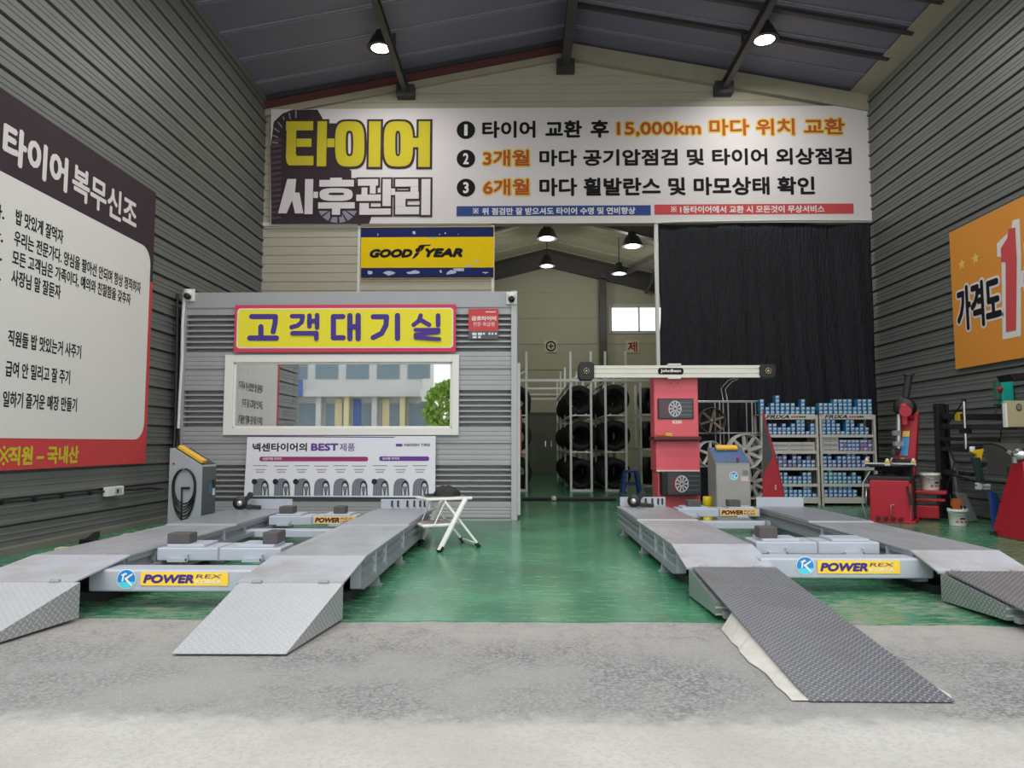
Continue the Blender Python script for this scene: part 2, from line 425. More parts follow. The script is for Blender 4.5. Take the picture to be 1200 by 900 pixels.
# long roof purlins with end brackets
for k, (px, py) in enumerate(((475,102), (663,72), (849,98))):
    p = at(px, py, YB - .2); w = .16 if k == 1 else .10
    mb = MB(); zt = p.z
    mb.box(p.x - w/2, p.x + w/2, YF, YB - .15, zt + .03, zt + .05); mb.box(p.x - w/2, p.x + w/2, YF, YB - .15, zt - .10, zt - .08); mb.box(p.x - .015, p.x + .015, YF, YB - .15, zt - .08, zt + .03)
    if k == 1: mb.box(p.x - .05, p.x + .05, YF, YB - .15, zt - .05, roof_z(p.x))
    else:
        for y in (12.3, 10.0, 7.0): mb.bar((p.x, y, zt), (p.x, y, roof_z(p.x) + .02), .05, .05, 0)
    mb.box(p.x - .17, p.x + .17, YB - .22, YB - .02, zt - .17, zt + .05); 
    struct(mb.build('roof_beam', m_beam, local=True))

# ------------------------------------------------------------------ store room behind the opening
BZ0, BZ1 = 6.35, 7.75
mb = MB()
wx0, wz0 = at(716, 389, YFAR).x, at(716, 389, YFAR).z; wx1, wz1 = wx0 + 1.95, at(716, 359, YFAR).z
for a, b, c_, d in ((XL, wx0, 0, BZ1), (wx1, XR + .1, 0, BZ1), (wx0, wx1, 0, wz0), (wx0, wx1, wz1, BZ1)):
    mb.box(a, b, YFAR, YFAR + .2, c_, d)
    z = .9
    while z < d - .1:
        if z > c_ + .05: mb.box(a, b, YFAR - .03, YFAR, z, z + .035)
        z += .9
struct(mb.build('wall_far', m_store_wall, local=True))
mb = MB(); mb.box(XL - .1, XL, YB + .3, YFAR + .2, 0, BZ1); struct(mb.build('wall_store_left', m_store_wall, local=True))
mb = MB(); mb.box(XR, XR + .1, YB + .3, YFAR + .2, 0, BZ1); struct(mb.build('wall_store_right', m_store_wall, local=True))
def bz(x): return BZ1 - (BZ1 - BZ0) * abs(x - RIDGE_X) / 5.7
mb = MB()
for xa, xb in ((XL - .1, RIDGE_X), (RIDGE_X, XR + .1)):
    mb.hexa([(xa,YB+.1,bz(xa)),(xb,YB+.1,bz(xb)),(xb,YFAR+.3,bz(xb)),(xa,YFAR+.3,bz(xa))], [(xa,YB+.1,bz(xa)+.1),(xb,YB+.1,bz(xb)+.1),(xb,YFAR+.3,bz(xb)+.1),(xa,YFAR+.3,bz(xa)+.1)])
    y = 15.0
    while y < 25.4: mb.bar((xa, y, bz(xa) - .006), (xb, y, bz(xb) - .006), .03, .02); y += 1.0
struct(mb.build('ceiling_store', m_store_wall, local=True))
for k, y in enumerate((25.2, 19.5)):
    mb = MB()
    for xa, xb in ((XL, RIDGE_X), (RIDGE_X, XR)):
        for q, (u0, u1, dy) in enumerate(((.05,.09,.1),(.09,.58,.02),(.58,.62,.1))):
            mb.hexa([(xa,y-dy,bz(xa)-u1),(xb,y-dy,bz(xb)-u1),(xb,y+dy,bz(xb)-u1),(xa,y+dy,bz(xa)-u1)], [(xa,y-dy,bz(xa)-u0),(xb,y-dy,bz(xb)-u0),(xb,y+dy,bz(xb)-u0),(xa,y+dy,bz(xa)-u0)])
    if k == 0:
        cx = at(707, 400, 25.2).x; mb.box(cx - .12, cx + .12, y - .1, y + .1, 0, bz(cx) - .3)
        mb.box(cx - .15, cx + .15, y - .12, y + .12, 0, .03)
    mb.box(RIDGE_X - .12, RIDGE_X + .12, y - .08, y + .08, bz(RIDGE_X) - .65, bz(RIDGE_X) - .05)
    struct(mb.build('roof_beam', m_beam, local=True))
# braces under the store-room roof
mb = MB(); mb.bar((4.2, 19.4, 6.2), (3.2, 24.9, 6.75), .12, .12); mb.bar((4.25, 22.3, 6.9), (4.15, 25.1, 6.2), .1, .1)
struct(mb.build('roof_beam', m_beam, local=True))
# window: frame with a centre mullion, clear panes, daylight beyond
m_sash = mat('pvc_sash', (196,198,196), .4)
fr = MB(); y0, y1 = YFAR - .05, YFAR + .12
for a, b, c_, d in ((wx0-.07, wx0+.03, wz0-.07, wz1+.07), (wx1-.03, wx1+.07, wz0-.07, wz1+.07), (wx0, wx1, wz0-.07, wz0+.03), (wx0, wx1, wz1-.03, wz1+.07), ((wx0+wx1)/2-.02, (wx0+wx1)/2+.02, wz0, wz1)):
    fr.box(a, b, y0, y1, c_, d)
wn = struct(fr.build('window_1', m_sash, local=True))
mb = MB(); mb.box(wx0, wx1, YFAR + .06, YFAR + .066, wz0, wz1); mb.build('pane', m_pane2, wn, local=True)
# steel double door in the far wall
d0, d1, dz = at(621, 500, YFAR).x, at(664, 500, YFAR).x, at(640, 486, YFAR).z
mb = MB(); mb.box(d0 - .08, d0, YFAR - .06, YFAR, 0, dz + .08); mb.box(d1, d1 + .08, YFAR - .06, YFAR, 0, dz + .08); mb.box(d0, d1, YFAR - .06, YFAR, dz, dz + .08)
dr = struct(mb.build('door_1', mat('door_frame_paint', (84,88,82), .5), local=True))
for a, b, hx in ((d0 + .01, (d0+d1)/2 - .005, -.1), ((d0+d1)/2 + .005, d1 - .01, .1)):
    mb = MB(); mb.box(a, b, YFAR - .045, YFAR - .005, .01, dz - .01); lf = mb.build('leaf', mat('door_leaf_paint', (96,102,92), .5), dr, local=True)
    mb = MB(); mb.box((d0+d1)/2 + hx - .015, (d0+d1)/2 + hx + .015, YFAR - .09, YFAR - .045, .95, 1.15); mb.build('handle', m_chrome, lf, local=True)
# white upright at the right jamb of the opening
mb = MB(); mb.box(OX1 - .02, OX1 + .04, YB - .1, YB, .0, OZ); struct(mb.build('trim_9', m_white, local=True))
# ------------------------------------------------------------------ banners and signs
class Sign:
    """a flat printed sheet on a wall plane; px() turns a survey point into sheet coordinates"""
    def __init__(s, face, fn): s.face = face; s.fn = fn
    def px(s, u, v): return s.face.uv(s.fn(u, v))
    def text(s, mb, body, u0, v0, u1, v1, d, m=0, **k):     # box corners: lower left, upper right
        a, b = s.px(u0, v1), s.px(u1, v0); s.face.text(mb, body, a[0], a[1], b[0], b[1], d, m, **k)
    def rect(s, mb, u0, v0, u1, v1, d, m=0): a, b = s.px(u0, v1), s.px(u1, v0); s.face.rect(mb, a[0], a[1], b[0], b[1], d, m)
    def poly(s, mb, pts, d, m=0): s.face.poly(mb, [s.px(*p) for p in pts], d, m)
    def disc(s, mb, u, v, r, d, m=0, ry=None, **k):
        a = s.px(u, v); b = s.px(u + r, v); R = abs(b[0] - a[0]); s.face.disc(mb, a[0], a[1], R, R * (ry / r if ry else 1), d, m, **k)
    def ring(s, mb, ou, ov, iu, iv, d, m=0, n=28, p=3.2):   # superellipse ring given by (u0,u1),(v0,v1) outside and inside
        def loop(U, V, pw):
            cx, cy, rx, ry = (U[0]+U[1])/2, (V[0]+V[1])/2, (U[1]-U[0])/2, (V[1]-V[0])/2
            r = []
            for k in range(n):
                t = 2*pi*k/n; c_, s_ = cos(t), sin(t)
                r.append((cx + rx * math.copysign(abs(c_)**(2/pw), c_), cy + ry * math.copysign(abs(s_)**(2/pw), s_)))
            return r
        O = [s.face.p(*s.px(*q), d) for q in loop(ou, ov, p)]; I = [s.face.p(*s.px(*q), d) for q in loop(iu, iv, p)]
        mb.add(O + I, [(k, n + k, n + (k+1) % n, (k+1) % n) for k in range(n)], m)
def back_sign(Y): return Sign(Face((0,Y,0), (1,0,0), (0,0,1)), lambda u, v: at(u, v, Y))
def left_sign(X): return Sign(Face((X,0,0), (0,1,0), (0,0,1)), lambda u, v: wl(u, v, X))
def right_sign(X): return Sign(Face((X,0,0), (0,-1,0), (0,0,1)), lambda u, v: wl(u, v, X))
def cloth(name): return mat(name, (0,0,0))
P_white = mat('banner_vinyl_white', (226,219,217), .5, 0, .015, 2)
P_dark = mat('banner_print_dark_plum', (66,54,60), .55, 0, .03, 3)
P_dark2 = mat('banner_print_plum', (92,76,82), .55, 0, .05, 9)
P_gold = mat('banner_print_yellow', (206,190,52), .5, 0, .02)
P_blue = mat('banner_print_blue', (62,80,140), .5, 0, .02)
P_redp = mat('banner_print_red', (206,82,84), .5, 0, .02)
P_orange = mat('banner_print_red_orange', (184,92,58), .5, 0, .02)
P_halo = mat('banner_print_amber_glow', (236,204,96), .5, 0, .02)
P_navy = mat('banner_print_navy', (38,46,98), .3, 0, .06, 8)
P_yel = mat('banner_print_bright_yellow', (246,208,20), .3, 0, .03, 5)
P_grey = mat('banner_print_grey', (150,148,160), .5, 0, .03)
P_scuff = mat('torn_print_pale', (196,200,208), .4, 0, .12, 20)

# ---- 1. wide tyre-aftercare banner over the opening
YS = YB - .10; s = back_sign(YS)
T = thing('wide_banner', 'very wide white banner with a yellow and white title across the gable', 'banner', (.76, YS, at(600,262,YS).z))
mb = MB(); c0 = [s.px(*p) for p in ((317,262.5),(1022,260.5),(1018.5,123.5),(317.5,128))]
nu = 36; grid = []
for j in range(5):
    for i in range(nu + 1):
        a, b = i / nu, j / 4; x = (c0[0][0]*(1-a)+c0[1][0]*a)*(1-b) + (c0[3][0]*(1-a)+c0[2][0]*a)*b; z = (c0[0][1]*(1-a)+c0[1][1]*a)*(1-b) + (c0[3][1]*(1-a)+c0[2][1]*a)*b
        grid.append((x, YS + .006, z))
mb.add(grid, [(j*(nu+1)+i, j*(nu+1)+i+1, (j+1)*(nu+1)+i+1, (j+1)*(nu+1)+i) for j in range(4) for i in range(nu)])
mb.build('vinyl_sheet', P_white, T, solid=.006)
mb = MB()                             # printed tyre behind the title
def q(cx, cy): return (310 + cx / 5.714, 120 + cy / 5.714)
s.poly(mb, [q(*p) for p in ((45,815),(42,300),(62,130),(120,75),(190,48),(355,48),(385,100),(400,140),(485,140),(480,300),(560,440),(582,460),(582,520),(640,560),(700,700),(715,770),(700,812))], .001, 0)
for k in range(15):
    y = 250 + k * 37; s.poly(mb, [q(48, y), q(110, y - 9), q(112, y + 8), q(48, y + 17)], .0016, 1)
for k in range(7):
    a = radians(100 + k * 14); s.poly(mb, [q(250 + 200*cos(a), 250 - 200*sin(a)), q(250 + 200*cos(a+.05), 250 - 200*sin(a+.05)), q(250 + 160*cos(a+.1), 250 - 150*sin(a+.1)), q(250 + 160*cos(a+.05), 250 - 150*sin(a+.05))], .0016, 2)
for i, (a, b) in enumerate(((-1.25,-.95),(-.85,-.5),(-.38,-.02),(.1,.42),(.52,.85),(.95,1.25))):
    s.poly(mb, [q(490 + 60*sin(a), 690 + 50*cos(a)), q(490 + 60*sin(b), 690 + 50*cos(b)), q(490 + 135*sin(b), 690 + 118*cos(b)), q(490 + 135*sin(a), 690 + 118*cos(a))], .0018, 2)
mb.build('tyre_print', [P_dark, P_dark2, P_grey], T)
def heavy(mb, rects, rings, polys, d, m, om, ow):
    d += .004
    for i_, (x0, y0, x1, y1) in enumerate(rects):
        d += .0002
        s.rect(mb, *q(x0, y0), *q(x1, y1), d, m); s.rect(mb, *q(x0-ow, y0-ow), *q(x1+ow, y1+ow), d - .0075, om)
    for (o_, i_, pw) in rings:
        d += .0002
        a, b = q(o_[0], o_[1]), q(o_[2], o_[3]); c_, e = q(i_[0], i_[1]), q(i_[2], i_[3])
        s.ring(mb, (a[0],b[0]), (a[1],b[1]), (c_[0],e[0]), (c_[1],e[1]), d, m, p=pw)
        a, b = q(o_[0]-ow, o_[1]-ow), q(o_[2]+ow, o_[3]+ow); c_, e = q(i_[0]+ow, i_[1]+ow), q(i_[2]-ow, i_[3]-ow)
        if e[0] - c_[0] > .5 and e[1] - c_[1] > .5: s.ring(mb, (a[0],b[0]), (a[1],b[1]), (c_[0],e[0]), (c_[1],e[1]), d - .0075, om, p=pw)
        else: s.ring(mb, (a[0],b[0]), (a[1],b[1]), ((a[0]+b[0])/2-.1,(a[0]+b[0])/2+.1), ((a[1]+b[1])/2-.1,(a[1]+b[1])/2+.1), d - .0075, om, p=pw)
    for pts in polys:
        d += .0002; s.poly(mb, [q(*p) for p in pts], d, m); cx = sum(p[0] for p in pts)/len(pts); cy = sum(p[1] for p in pts)/len(pts)
        s.poly(mb, [q(x + math.copysign(ow, x-cx), y + math.copysign(ow, y-cy)) for x, y in pts], d - .0075, om)
mb = MB()
heavy(mb, [(145,128,216,380),(145,128,328,190),(215,244,316,300),(165,360,330,424),(350,128,420,430),(420,244,470,302),(697,128,780,434),(1030,128,1110,434),(990,240,1032,302)],
      [((474,128,670,432),(545,192,595,362),3.4),((800,128,995,432),(876,192,912,362),3.4)], [((145,350),(216,350),(216,424),(165,424),(150,405))], .010, 0, 1, 15)
mb.build('title_yellow', [P_gold, P_dark], T)
mb = MB()
heavy(mb, [(268,515,328,750),(328,600,360,642),(368,520,600,566),(440,506,520,522),(360,670,605,713),(452,712,508,754),(626,515,762,560),(706,558,746,612),(650,572,690,622),(615,618,780,662),
           (790,515,848,696),(848,578,876,622),(636,676,700,752),(636,712,846,754),(876,515,1030,566),(978,566,1030,600),(876,600,1034,648),(876,648,945,700),(876,700,1036,752),(1050,515,1112,756)],
      [((370,576,592,662),(430,606,536,624),3.0)], [((155,515),(214,515),(206,610),(150,745),(92,745)),((190,606),(236,606),(262,745),(206,745),(182,640))], .010, 0, 1, 13)
mb.build('title_white', [P_white, P_dark], T)
def row(body, u0, v0, u1, v1, name='text_line', m=0, **k):
    for w_ in word_spans(body):
        mb = MB(); s.text(mb, body, u0, v0, u1, v1, .004, 0, only=w_, **k); mb.build(name, [P_orange, P_halo] if m else [m_ink, P_halo], T)
def kome(mb, u, v, r, d, m):          # the reference mark: a cross and four dots
    s.poly(mb, [(u-r, v-r*.8), (u-r*.8, v-r), (u+r, v+r*.8), (u+r*.8, v+r)], d, m); s.poly(mb, [(u+r, v-r*.8), (u+r*.8, v-r), (u-r, v+r*.8), (u-r*.8, v+r)], d + .0006, m)
    for a_, b_ in ((0,-1),(0,1),(-1,0),(1,0)): s.disc(mb, u + a_*r*.8, v + b_*r*.8, r*.2, d, m, n=8)
for n_, v_ in (('1', 152.5), ('2', 186), ('3', 220)):
    mb = MB(); s.disc(mb, 546, v_, 10.8, .004, 0, n=32); s.text(mb, n_, 543.9 if n_ == '1' else 542.6, v_ - 6.6, 548 if n_ == '1' else 549.4, v_ + 6.6, .006, 1, off=.03); mb.build('numbered_dot', [m_ink, m_wink], T)
row('타이어', 565, 141.5, 627.5, 162, off=.035); row('교환', 639, 141, 682, 161.5, off=.035); row('후', 692, 140.5, 713.5, 161.5, off=.035)
row('15,000km 마다 위치 교환', 723, 138.5, 989, 160.5, 'text_highlight', 1, off=.028, outline=.075)
row('3개월', 566, 175.5, 620.5, 195, 'text_highlight', 1, off=.028, outline=.075); row('마다 공기압점검 및 타이어 외상점검', 632, 173, 997.5, 195, off=.035)
row('6개월', 566, 209.5, 620.5, 229, 'text_highlight', 1, off=.028, outline=.075); row('마다 휠발란스 및 마모상태 확인', 632, 206.5, 954.5, 230, off=.035)
mb = MB(); s.rect(mb, 535, 240.5, 762.5, 253.5, .003, 0); kome(mb, 557.5, 247.2, 3.4, .005, 1); s.text(mb, '위 점검만 잘 받으셔도 타이어 수명 및 연비향상', 565, 242.5, 744.5, 252, .005, 1, off=.03); mb.build('blue_strip', [P_blue, m_wink], T)
mb = MB(); s.rect(mb, 767, 238.5, 1000, 251.5, .003, 0); kome(mb, 789.5, 245.2, 3.4, .005, 1); s.text(mb, '1등타이어에서 교환 시 모든것이 무상서비스', 797, 240.5, 966, 250, .005, 1, off=.03); mb.build('red_strip', [P_redp, m_wink], T)

# ---- 2. yellow and navy tyre-maker banner
s = back_sign(YB - .06); def_ = None
T = thing('yellow_banner', 'yellow banner with navy edges and black italic lettering below the wide banner', 'banner', s.face.p(*s.px(501, 327)))
mb = MB(); a, b = s.px(422.5, 326.5), s.px(579, 265.5); s.face.slab(mb, a[0], a[1], b[0], b[1], 0, .008, 0); mb.build('sheet', P_yel, T)
mb = MB(); s.rect(mb, 423, 266, 578.5, 278.3, .010); s.rect(mb, 423, 313.5, 578.5, 326, .010)
mb.build('navy_border', P_navy, T)
mb = MB()
random.seed(5)
for (cx, cy, w, h) in ((160,395,50,40),(300,400,120,45),(510,395,160,40),(790,398,110,45),(850,375,130,30),(980,310,80,18),(930,345,60,30),(1060,398,60,18),(710,390,26,40),(500,85,30,40),(700,100,16,10),(745,88,20,18),(640,125,50,14),(845,98,10,8),(220,100,8,30)):
    pts = [];
    for k in range(8):
        t = 2*pi*k/8; r = random.uniform(.45, 1); pts.append((410 + (cx + w/2*cos(t)*r) / 6.667, 260 + (cy + h/2*sin(t)*r) / 6.667))
    s.poly(mb, pts, .0112, 0)
mb.build('torn_patches', P_scuff, T)
mb = MB(); d = .0125
s.text(mb, 'GOOD', 433.2, 291.8, 483.6, 302.4, d, 0, off=.07, shear=.25); s.text(mb, 'YEAR', 497.8, 290.8, 542.5, 301.8, d, 0, off=.07, shear=.25)
def g2(x, y): return (410 + x / 6.667, 260 + y / 6.667)
for pts in (((485,292),(500,268),(512,248),(530,238),(545,240),(532,262),(510,282)), ((512,215),(540,198),(556,205),(548,232),(530,240),(515,234)), ((535,188),(560,180),(634,178),(628,188),(590,190),(572,204),(552,208),(540,198)), ((560,205),(586,200),(566,222),(548,236))):
    s.poly(mb, [g2(*p) for p in pts], d, 0)
mb.build('lettering', m_ink, T)

# ---- 3. staff-pledge banner on the left wall
XW = XL + .055; s = left_sign(XW)
yR, zT = s.px(185, 228); zB = s.px(167, 543)[1]; yL = 5.95; yR = (yR + s.px(167,543)[0]) / 2
T = thing('pledge_banner', 'big white, plum and red banner of black lines on the corrugated side wall', 'banner', (XW, (yL + yR)/2, zB))
mb = MB(); s.face.slab(mb, yL, zB, yR, zT, 0, .006, 0); mb.build('sheet', P_dark, T)
zr = s.px(178, 331)[1]; red = mat('banner_print_coral_red', (204,72,74), .5, 0, .02, 3)
mb = MB(); s.face.rect(mb, yL, zB, yR, zr, .008, 0); mb.build('red_border', red, T)
yf, zf0, zf1 = s.px(171, 420)[0], s.px(150, 515)[1], (s.px(155,281)[1] + s.px(0, 200.7)[1]) / 2
mb = MB(); pts = []; r = .22
for (cx, cy, a0) in ((yf - r, zf0 + r, -90), (yf - r, zf1 - r, 0), (yL + .12 + r, zf1 - r, 90), (yL + .12 + r, zf0 + r, 180)):
    for k in range(7): t = radians(a0 + 15 * k); pts.append((cx + r*cos(t), cy + r*sin(t)))
s.face.poly(mb, pts, .010, 0); mb.build('white_panel', mat('banner_vinyl_off_white', (226,223,218), .5, 0, .015, 2), T)
def lrow(body, p0, p1, h, name='text_line', m=m_ink, off=.035, d=.012):
    a, b = s.px(*p0), s.px(*p1); z = (a[1] + b[1]) / 2
    for w_ in word_spans(body):
        mb = MB(); s.face.text(mb, body, a[0], z - h/2, b[0], z + h/2, d, 0, off=off, only=w_); mb.build(name, m, T)
zt_ = (s.px(14,172)[1] + s.px(151,247)[1]) / 2
for body, ua, ub in (('타이어', 1, 77), ('복무신조', 85, 160)):
    mb = MB(); s.face.text(mb, body, s.px(ua,180)[0], zt_ - .19, s.px(ub,235)[0], zt_ + .19, .012, 0, off=.045 if ua < 9 else .03); mb.build('headline', P_white, T)
for body, p0, p1 in (('밥 맛있게 잘먹자', (17,255), (73,277)), ('우리는 전문가다. 양심을 팔아선 안되며 항상 정직하자', (15,281), (164,336)), ('모든 고객님은 가족이다, 예의와 친절함을 갖추자', (13,302), (152,351)), ('사장님 말 잘듣자', (12,325), (70,342)),
                     ('직원들 밥 맛있는거 사주기', (8,396), (94,412)), ('급여 안 밀리고 잘 주기', (5,432), (81,442)), ('일하기 즐거운 매장 만들기', (2,467), (89,475))):
    lrow(body, p0, p1, .155)
ya = s.px(4, 250)[0]
for k, body in enumerate(('가.', '나.', '다.', '라.')):
    z = (s.px(17,255)[1], s.px(15,281)[1], s.px(13,302)[1], s.px(12,325)[1])[k] - .01
    mb = MB(); s.face.text(mb, body, ya - .17, z - .07, ya, z + .07, .012, 0, off=.035); mb.build('text_line', m_ink, T)
lrow('직원 – 국내산', (9,534), (91,533), .19, 'footer_line', P_gold, .04)
mb = MB(); c_ = s.px(3, 534)
for a_ in (.785, -.785): s.face.stroke(mb, [(c_[0] - .09*cos(a_), c_[1] - .09*sin(a_)), (c_[0] + .09*cos(a_), c_[1] + .09*sin(a_))], .025, .012 + .001*(a_ > 0), 0, False)
for a_, b_ in ((0,-1),(0,1),(-1,0),(1,0)): s.face.disc(mb, c_[0] + .075*a_, c_[1] + .075*b_, .018, .018, .012, 0, 8)
mb.build('footer_line', P_gold, T)

# ---- 4. orange price banner on the right wall
XW = XR - .055; s = right_sign(XW)
a, b = s.px(1113, 273), s.px(1120, 432); u0 = (a[0] + b[0]) / 2; z1, z0 = 4.21, 2.15
T = thing('orange_banner', 'orange banner with black, white and red lettering and two stars on the side wall', 'banner', (XW, -u0 - 1.6, z0))
mb = MB(); s.face.slab(mb, u0, z0, u0 + 4.2, z1, 0, .006, 0)
mb.build('sheet', mat('banner_vinyl_orange', (222,146,62), .5, 0, .05, 1.2), T)
def g4(x, y): return s.px(1090 + x / 4.286, 230 + y / 4.286)
def both(mb, body, x0, x1, ya, yb, ob, off, ol, m0, m1, d=.010):
    p, r_ = g4(x0, yb), g4(x1, ya); s.face.text(mb, body, p[0], p[1], r_[0], r_[1], d, m0, off=off, outline=ol, om=m1)
mb = MB(); zc = [(g4(145,560)[0], g4(362,480)[0])]
x0_, x1_ = g4(138, 560)[0], g4(360, 480)[0]; zm = g4(250, 530)[1]
s.face.text(mb, '가격도', x0_, zm - .36, x1_, zm + .30, .012, 0, off=.055, outline=.085, om=1); mb.build('lettering', [m_ink, P_white], T)
one = [(360,262),(392,210),(398,165),(432,156),(440,325),(436,672),(386,682),(384,330),(362,330)]
mb = MB(); pts = [g4(*p) for p in one]; s.face.poly(mb, pts, .014, 0)
cx = sum(p[0] for p in pts)/len(pts); cz = sum(p[1] for p in pts)/len(pts)
s.face.poly(mb, [(x + math.copysign(.085, x - cx), z + math.copysign(.09, z - cz)) for x, z in pts], .009, 1)
mb.build('numeral_one', [P_redp, P_white], T)
mb = MB(); e0 = g4(452, 300); e1 = g4(471, 620); s.face.text(mb, '등', e0[0] + .06, zm - .42, e0[0] + 1.0, zm + .62, .013, 0, off=.06, outline=.06, om=1); mb.build('lettering', [P_redp, P_white], T)
for (x, y) in ((163,342),(231,312)):
    mb = MB(); c_ = g4(x, y); pts = []
    for k in range(10):
        t = pi/2 + k*pi/5; r = .085 if k % 2 == 0 else .038; pts.append((c_[0] + r*cos(t)*1.1, c_[1] + r*sin(t)))
    for k in range(10): mb.add([s.face.p(*c_, .012), s.face.p(*pts[k], .010), s.face.p(*pts[(k+1) % 10], .010)], [(0,1,2)])
    mb.build('star', P_halo, T)

# ---- 5. small signs on the far wall of the store room
s = back_sign(YFAR - .05)
mb = MB(); s.rect(mb, 638, 398.5, 653, 413, 0, 0); s.ring(mb, (639.6,651.6), (399.6,411.8), (641.2,650), (401.2,410.2), .004, 1, p=2); s.rect(mb, 642.8, 405, 648.6, 406.4, .004, 1); s.rect(mb, 645, 402.6, 646.4, 408.8, .004, 1)
tag(mb.build('notice_sign', [mat('aged_white_board', (206,202,180), .6), m_ink]), 'white square sign with a black circled plus on the far store room wall', 'sign')
mb = MB(); s.rect(mb, 733.5, 399, 749, 413.5, 0, 0); s.text(mb, '제', 735.5, 400.3, 746.8, 412.5, .004, 1, off=.025)
tag(mb.build('notice_sign', [_M['aged_white_board'], mat('deep_red_print', (160,36,44), .6)]), 'white square sign with one dark red letter on the far store room wall', 'sign')
# ------------------------------------------------------------------ customer waiting booth: a grey container
CX0, CX1, CY, CZ, CYB = -4.84, -.12, 10.3, 3.18, 13.3
m_cont = mat('container_grey', (166,166,168), .45, .1, .05, 3)
m_slot = mat('container_groove', (70,70,72), .5, .1, .1, 5)
T = thing('waiting_booth', 'grey ribbed container booth with a wide window and signs on its front', 'booth', ((CX0+CX1)/2, CY, 0))
def zc(v): return at(600, v, CY).z
prof = [(0, 0), (0, .03)]
def band_ribs(v0, v1, n):             # from v0 up to v1
    z0, z1 = zc(v0), zc(v1); p = (z1 - z0) / n
    for k in range(n):
        b = z0 + k * p; prof.extend([(0, b), (.13, b + .004), (.13, b + p*.66), (0, b + p*.68)])
def band_fine(v0, v1, n):
    z0, z1 = zc(v0), zc(v1); p = (z1 - z0) / n
    for k in range(n):
        b = z0 + k * p; prof.extend([(0, b), (.006, b + .008), (.006, b + p*.3), (0, b + p*.42)])
def groove(v): b = zc(v); prof.extend([(0, b - .018), (.03, b - .012), (.03, b + .012), (0, b + .018)])
band_fine(608, 592, 4); band_ribs(588, 543, 7); band_fine(541, 523, 3); groove(520.5); band_fine(518, 502, 3); band_ribs(500, 455, 7); band_fine(453, 436, 3); groove(433); band_fine(430, 414, 3); band_ribs(412, 366, 7)
prof.append((0, CZ - .22)); prof.append((-.02, CZ - .22)); prof.append((-.02, CZ))
WX0, WX1 = at(268,460,CY).x, at(536,460,CY).x; WZ0, WZ1 = zc(507), zc(420)
def clip(z0, z1):
    out = []
    for (d, z), (d2, z2) in zip(prof, prof[1:]):
        if z2 < z0 or z > z1: continue
        t0, t1 = max(z, z0), min(z2, z1); f = lambda t: d if z2 == z else d + (d2 - d) * (t - z) / (z2 - z)
        out += [(f(t0), t0), (f(t1), t1)]
    return out
mb = MB()
for xa, xb, za, zb in ((CX0, CX1, 0, WZ0), (CX0, CX1, WZ1, CZ), (CX0, WX0, WZ0, WZ1), (WX1, CX1, WZ0, WZ1)):
    mb.sheet([(xa, CY + d, z) for d, z in clip(za, zb)], (xb - xa, 0, 0))
mb.build('front_wall', m_cont, T)
mb = MB()                             # side: shallow vertical corrugation
pr = []; y = CY + .08
while y < CYB: pr += [(CX1, y), (CX1 - .03, y + .03), (CX1 - .03, y + .11), (CX1, y + .14)]; y += .22
mb.sheet([(a, b, .1) for a, b in pr], (0, 0, CZ - .2)); mb.sheet([(CX0 + .001 - (a - CX1), b, .1) for a, b in pr][::-1], (0, 0, CZ - .2))
mb.build('side_wall', m_cont, T)
mb = MB(); mb.box(CX0, CX1, CY + .02, CYB, CZ - .1, CZ); mb.build('roof', m_cont, T)
mb = MB(); mb.box(CX0, CX1, CYB - .05, CYB, 0, CZ - .1); mb.build('rear_wall', mat('booth_lining', (196,192,186), .6, 0, .04, 3), T)
mb = MB(); mb.box(CX0 + .04, CX1 - .04, CY + .06, CYB - .05, .05, .1); mb.build('booth_floor', mat('booth_vinyl', (110,104,98), .5), T)
mb = MB(); mb.box(CX1 - .07, CX1 + .015, CY - .03, CY + .08, 0, CZ + .01); mb.build('corner_post', mat('container_post', (178,178,180), .42, .1, .04, 3), T, bevel=.006)
mb = MB(); mb.box(CX0, CX0 + .07, CY - .03, CY + .08, 0, CZ + .01); mb.build('corner_post', m_cont, T, bevel=.006)
mb = MB(); mb.box(CX1 - .01, CX1 + .055, CY + .25, CY + .33, .05, 2.2); mb.build('door_jamb', m_white, T)
mb = MB(); mb.box(CX1 + .0, CX1 + .07, CY + 1.2, CY + 1.5, at(600,535,CY+1.3).z, at(600,480,CY+1.3).z); mb.build('red_panel', m_red, T, bevel=.01)
# window: white frame standing proud, one wide pane
fx0, fx1, fz0, fz1 = at(264,460,CY).x, at(538,460,CY).x, zc(510), zc(415.5)
px0, px1, pz0, pz1 = at(274,460,CY).x, at(530,460,CY).x, zc(501.5), zc(424.5)
mb = MB()
for a, b, c_, d in ((fx0, px0, fz0, fz1), (px1, fx1, fz0, fz1), (px0, px1, fz0, pz0), (px0, px1, pz1, fz1)): mb.box(a, b, CY - .05, CY + .05, c_, d)
for a, b, c_, d in ((px0, px0+.03, pz0, pz1), (px1-.03, px1, pz0, pz1), (px0, px1, pz0, pz0+.025), (px0, px1, pz1-.025, pz1)): mb.box(a, b, CY - .02, CY + .03, c_, d)
fr = mb.build('window_frame', mat('white_pvc_frame', (232,229,224), .4, 0, .02, 4), T, bevel=.006)
mb = MB(); mb.box(px0 + .02, px1 - .02, CY + .0, CY + .006, pz0 + .02, pz1 - .02); mb.build('pane', m_pane, fr)
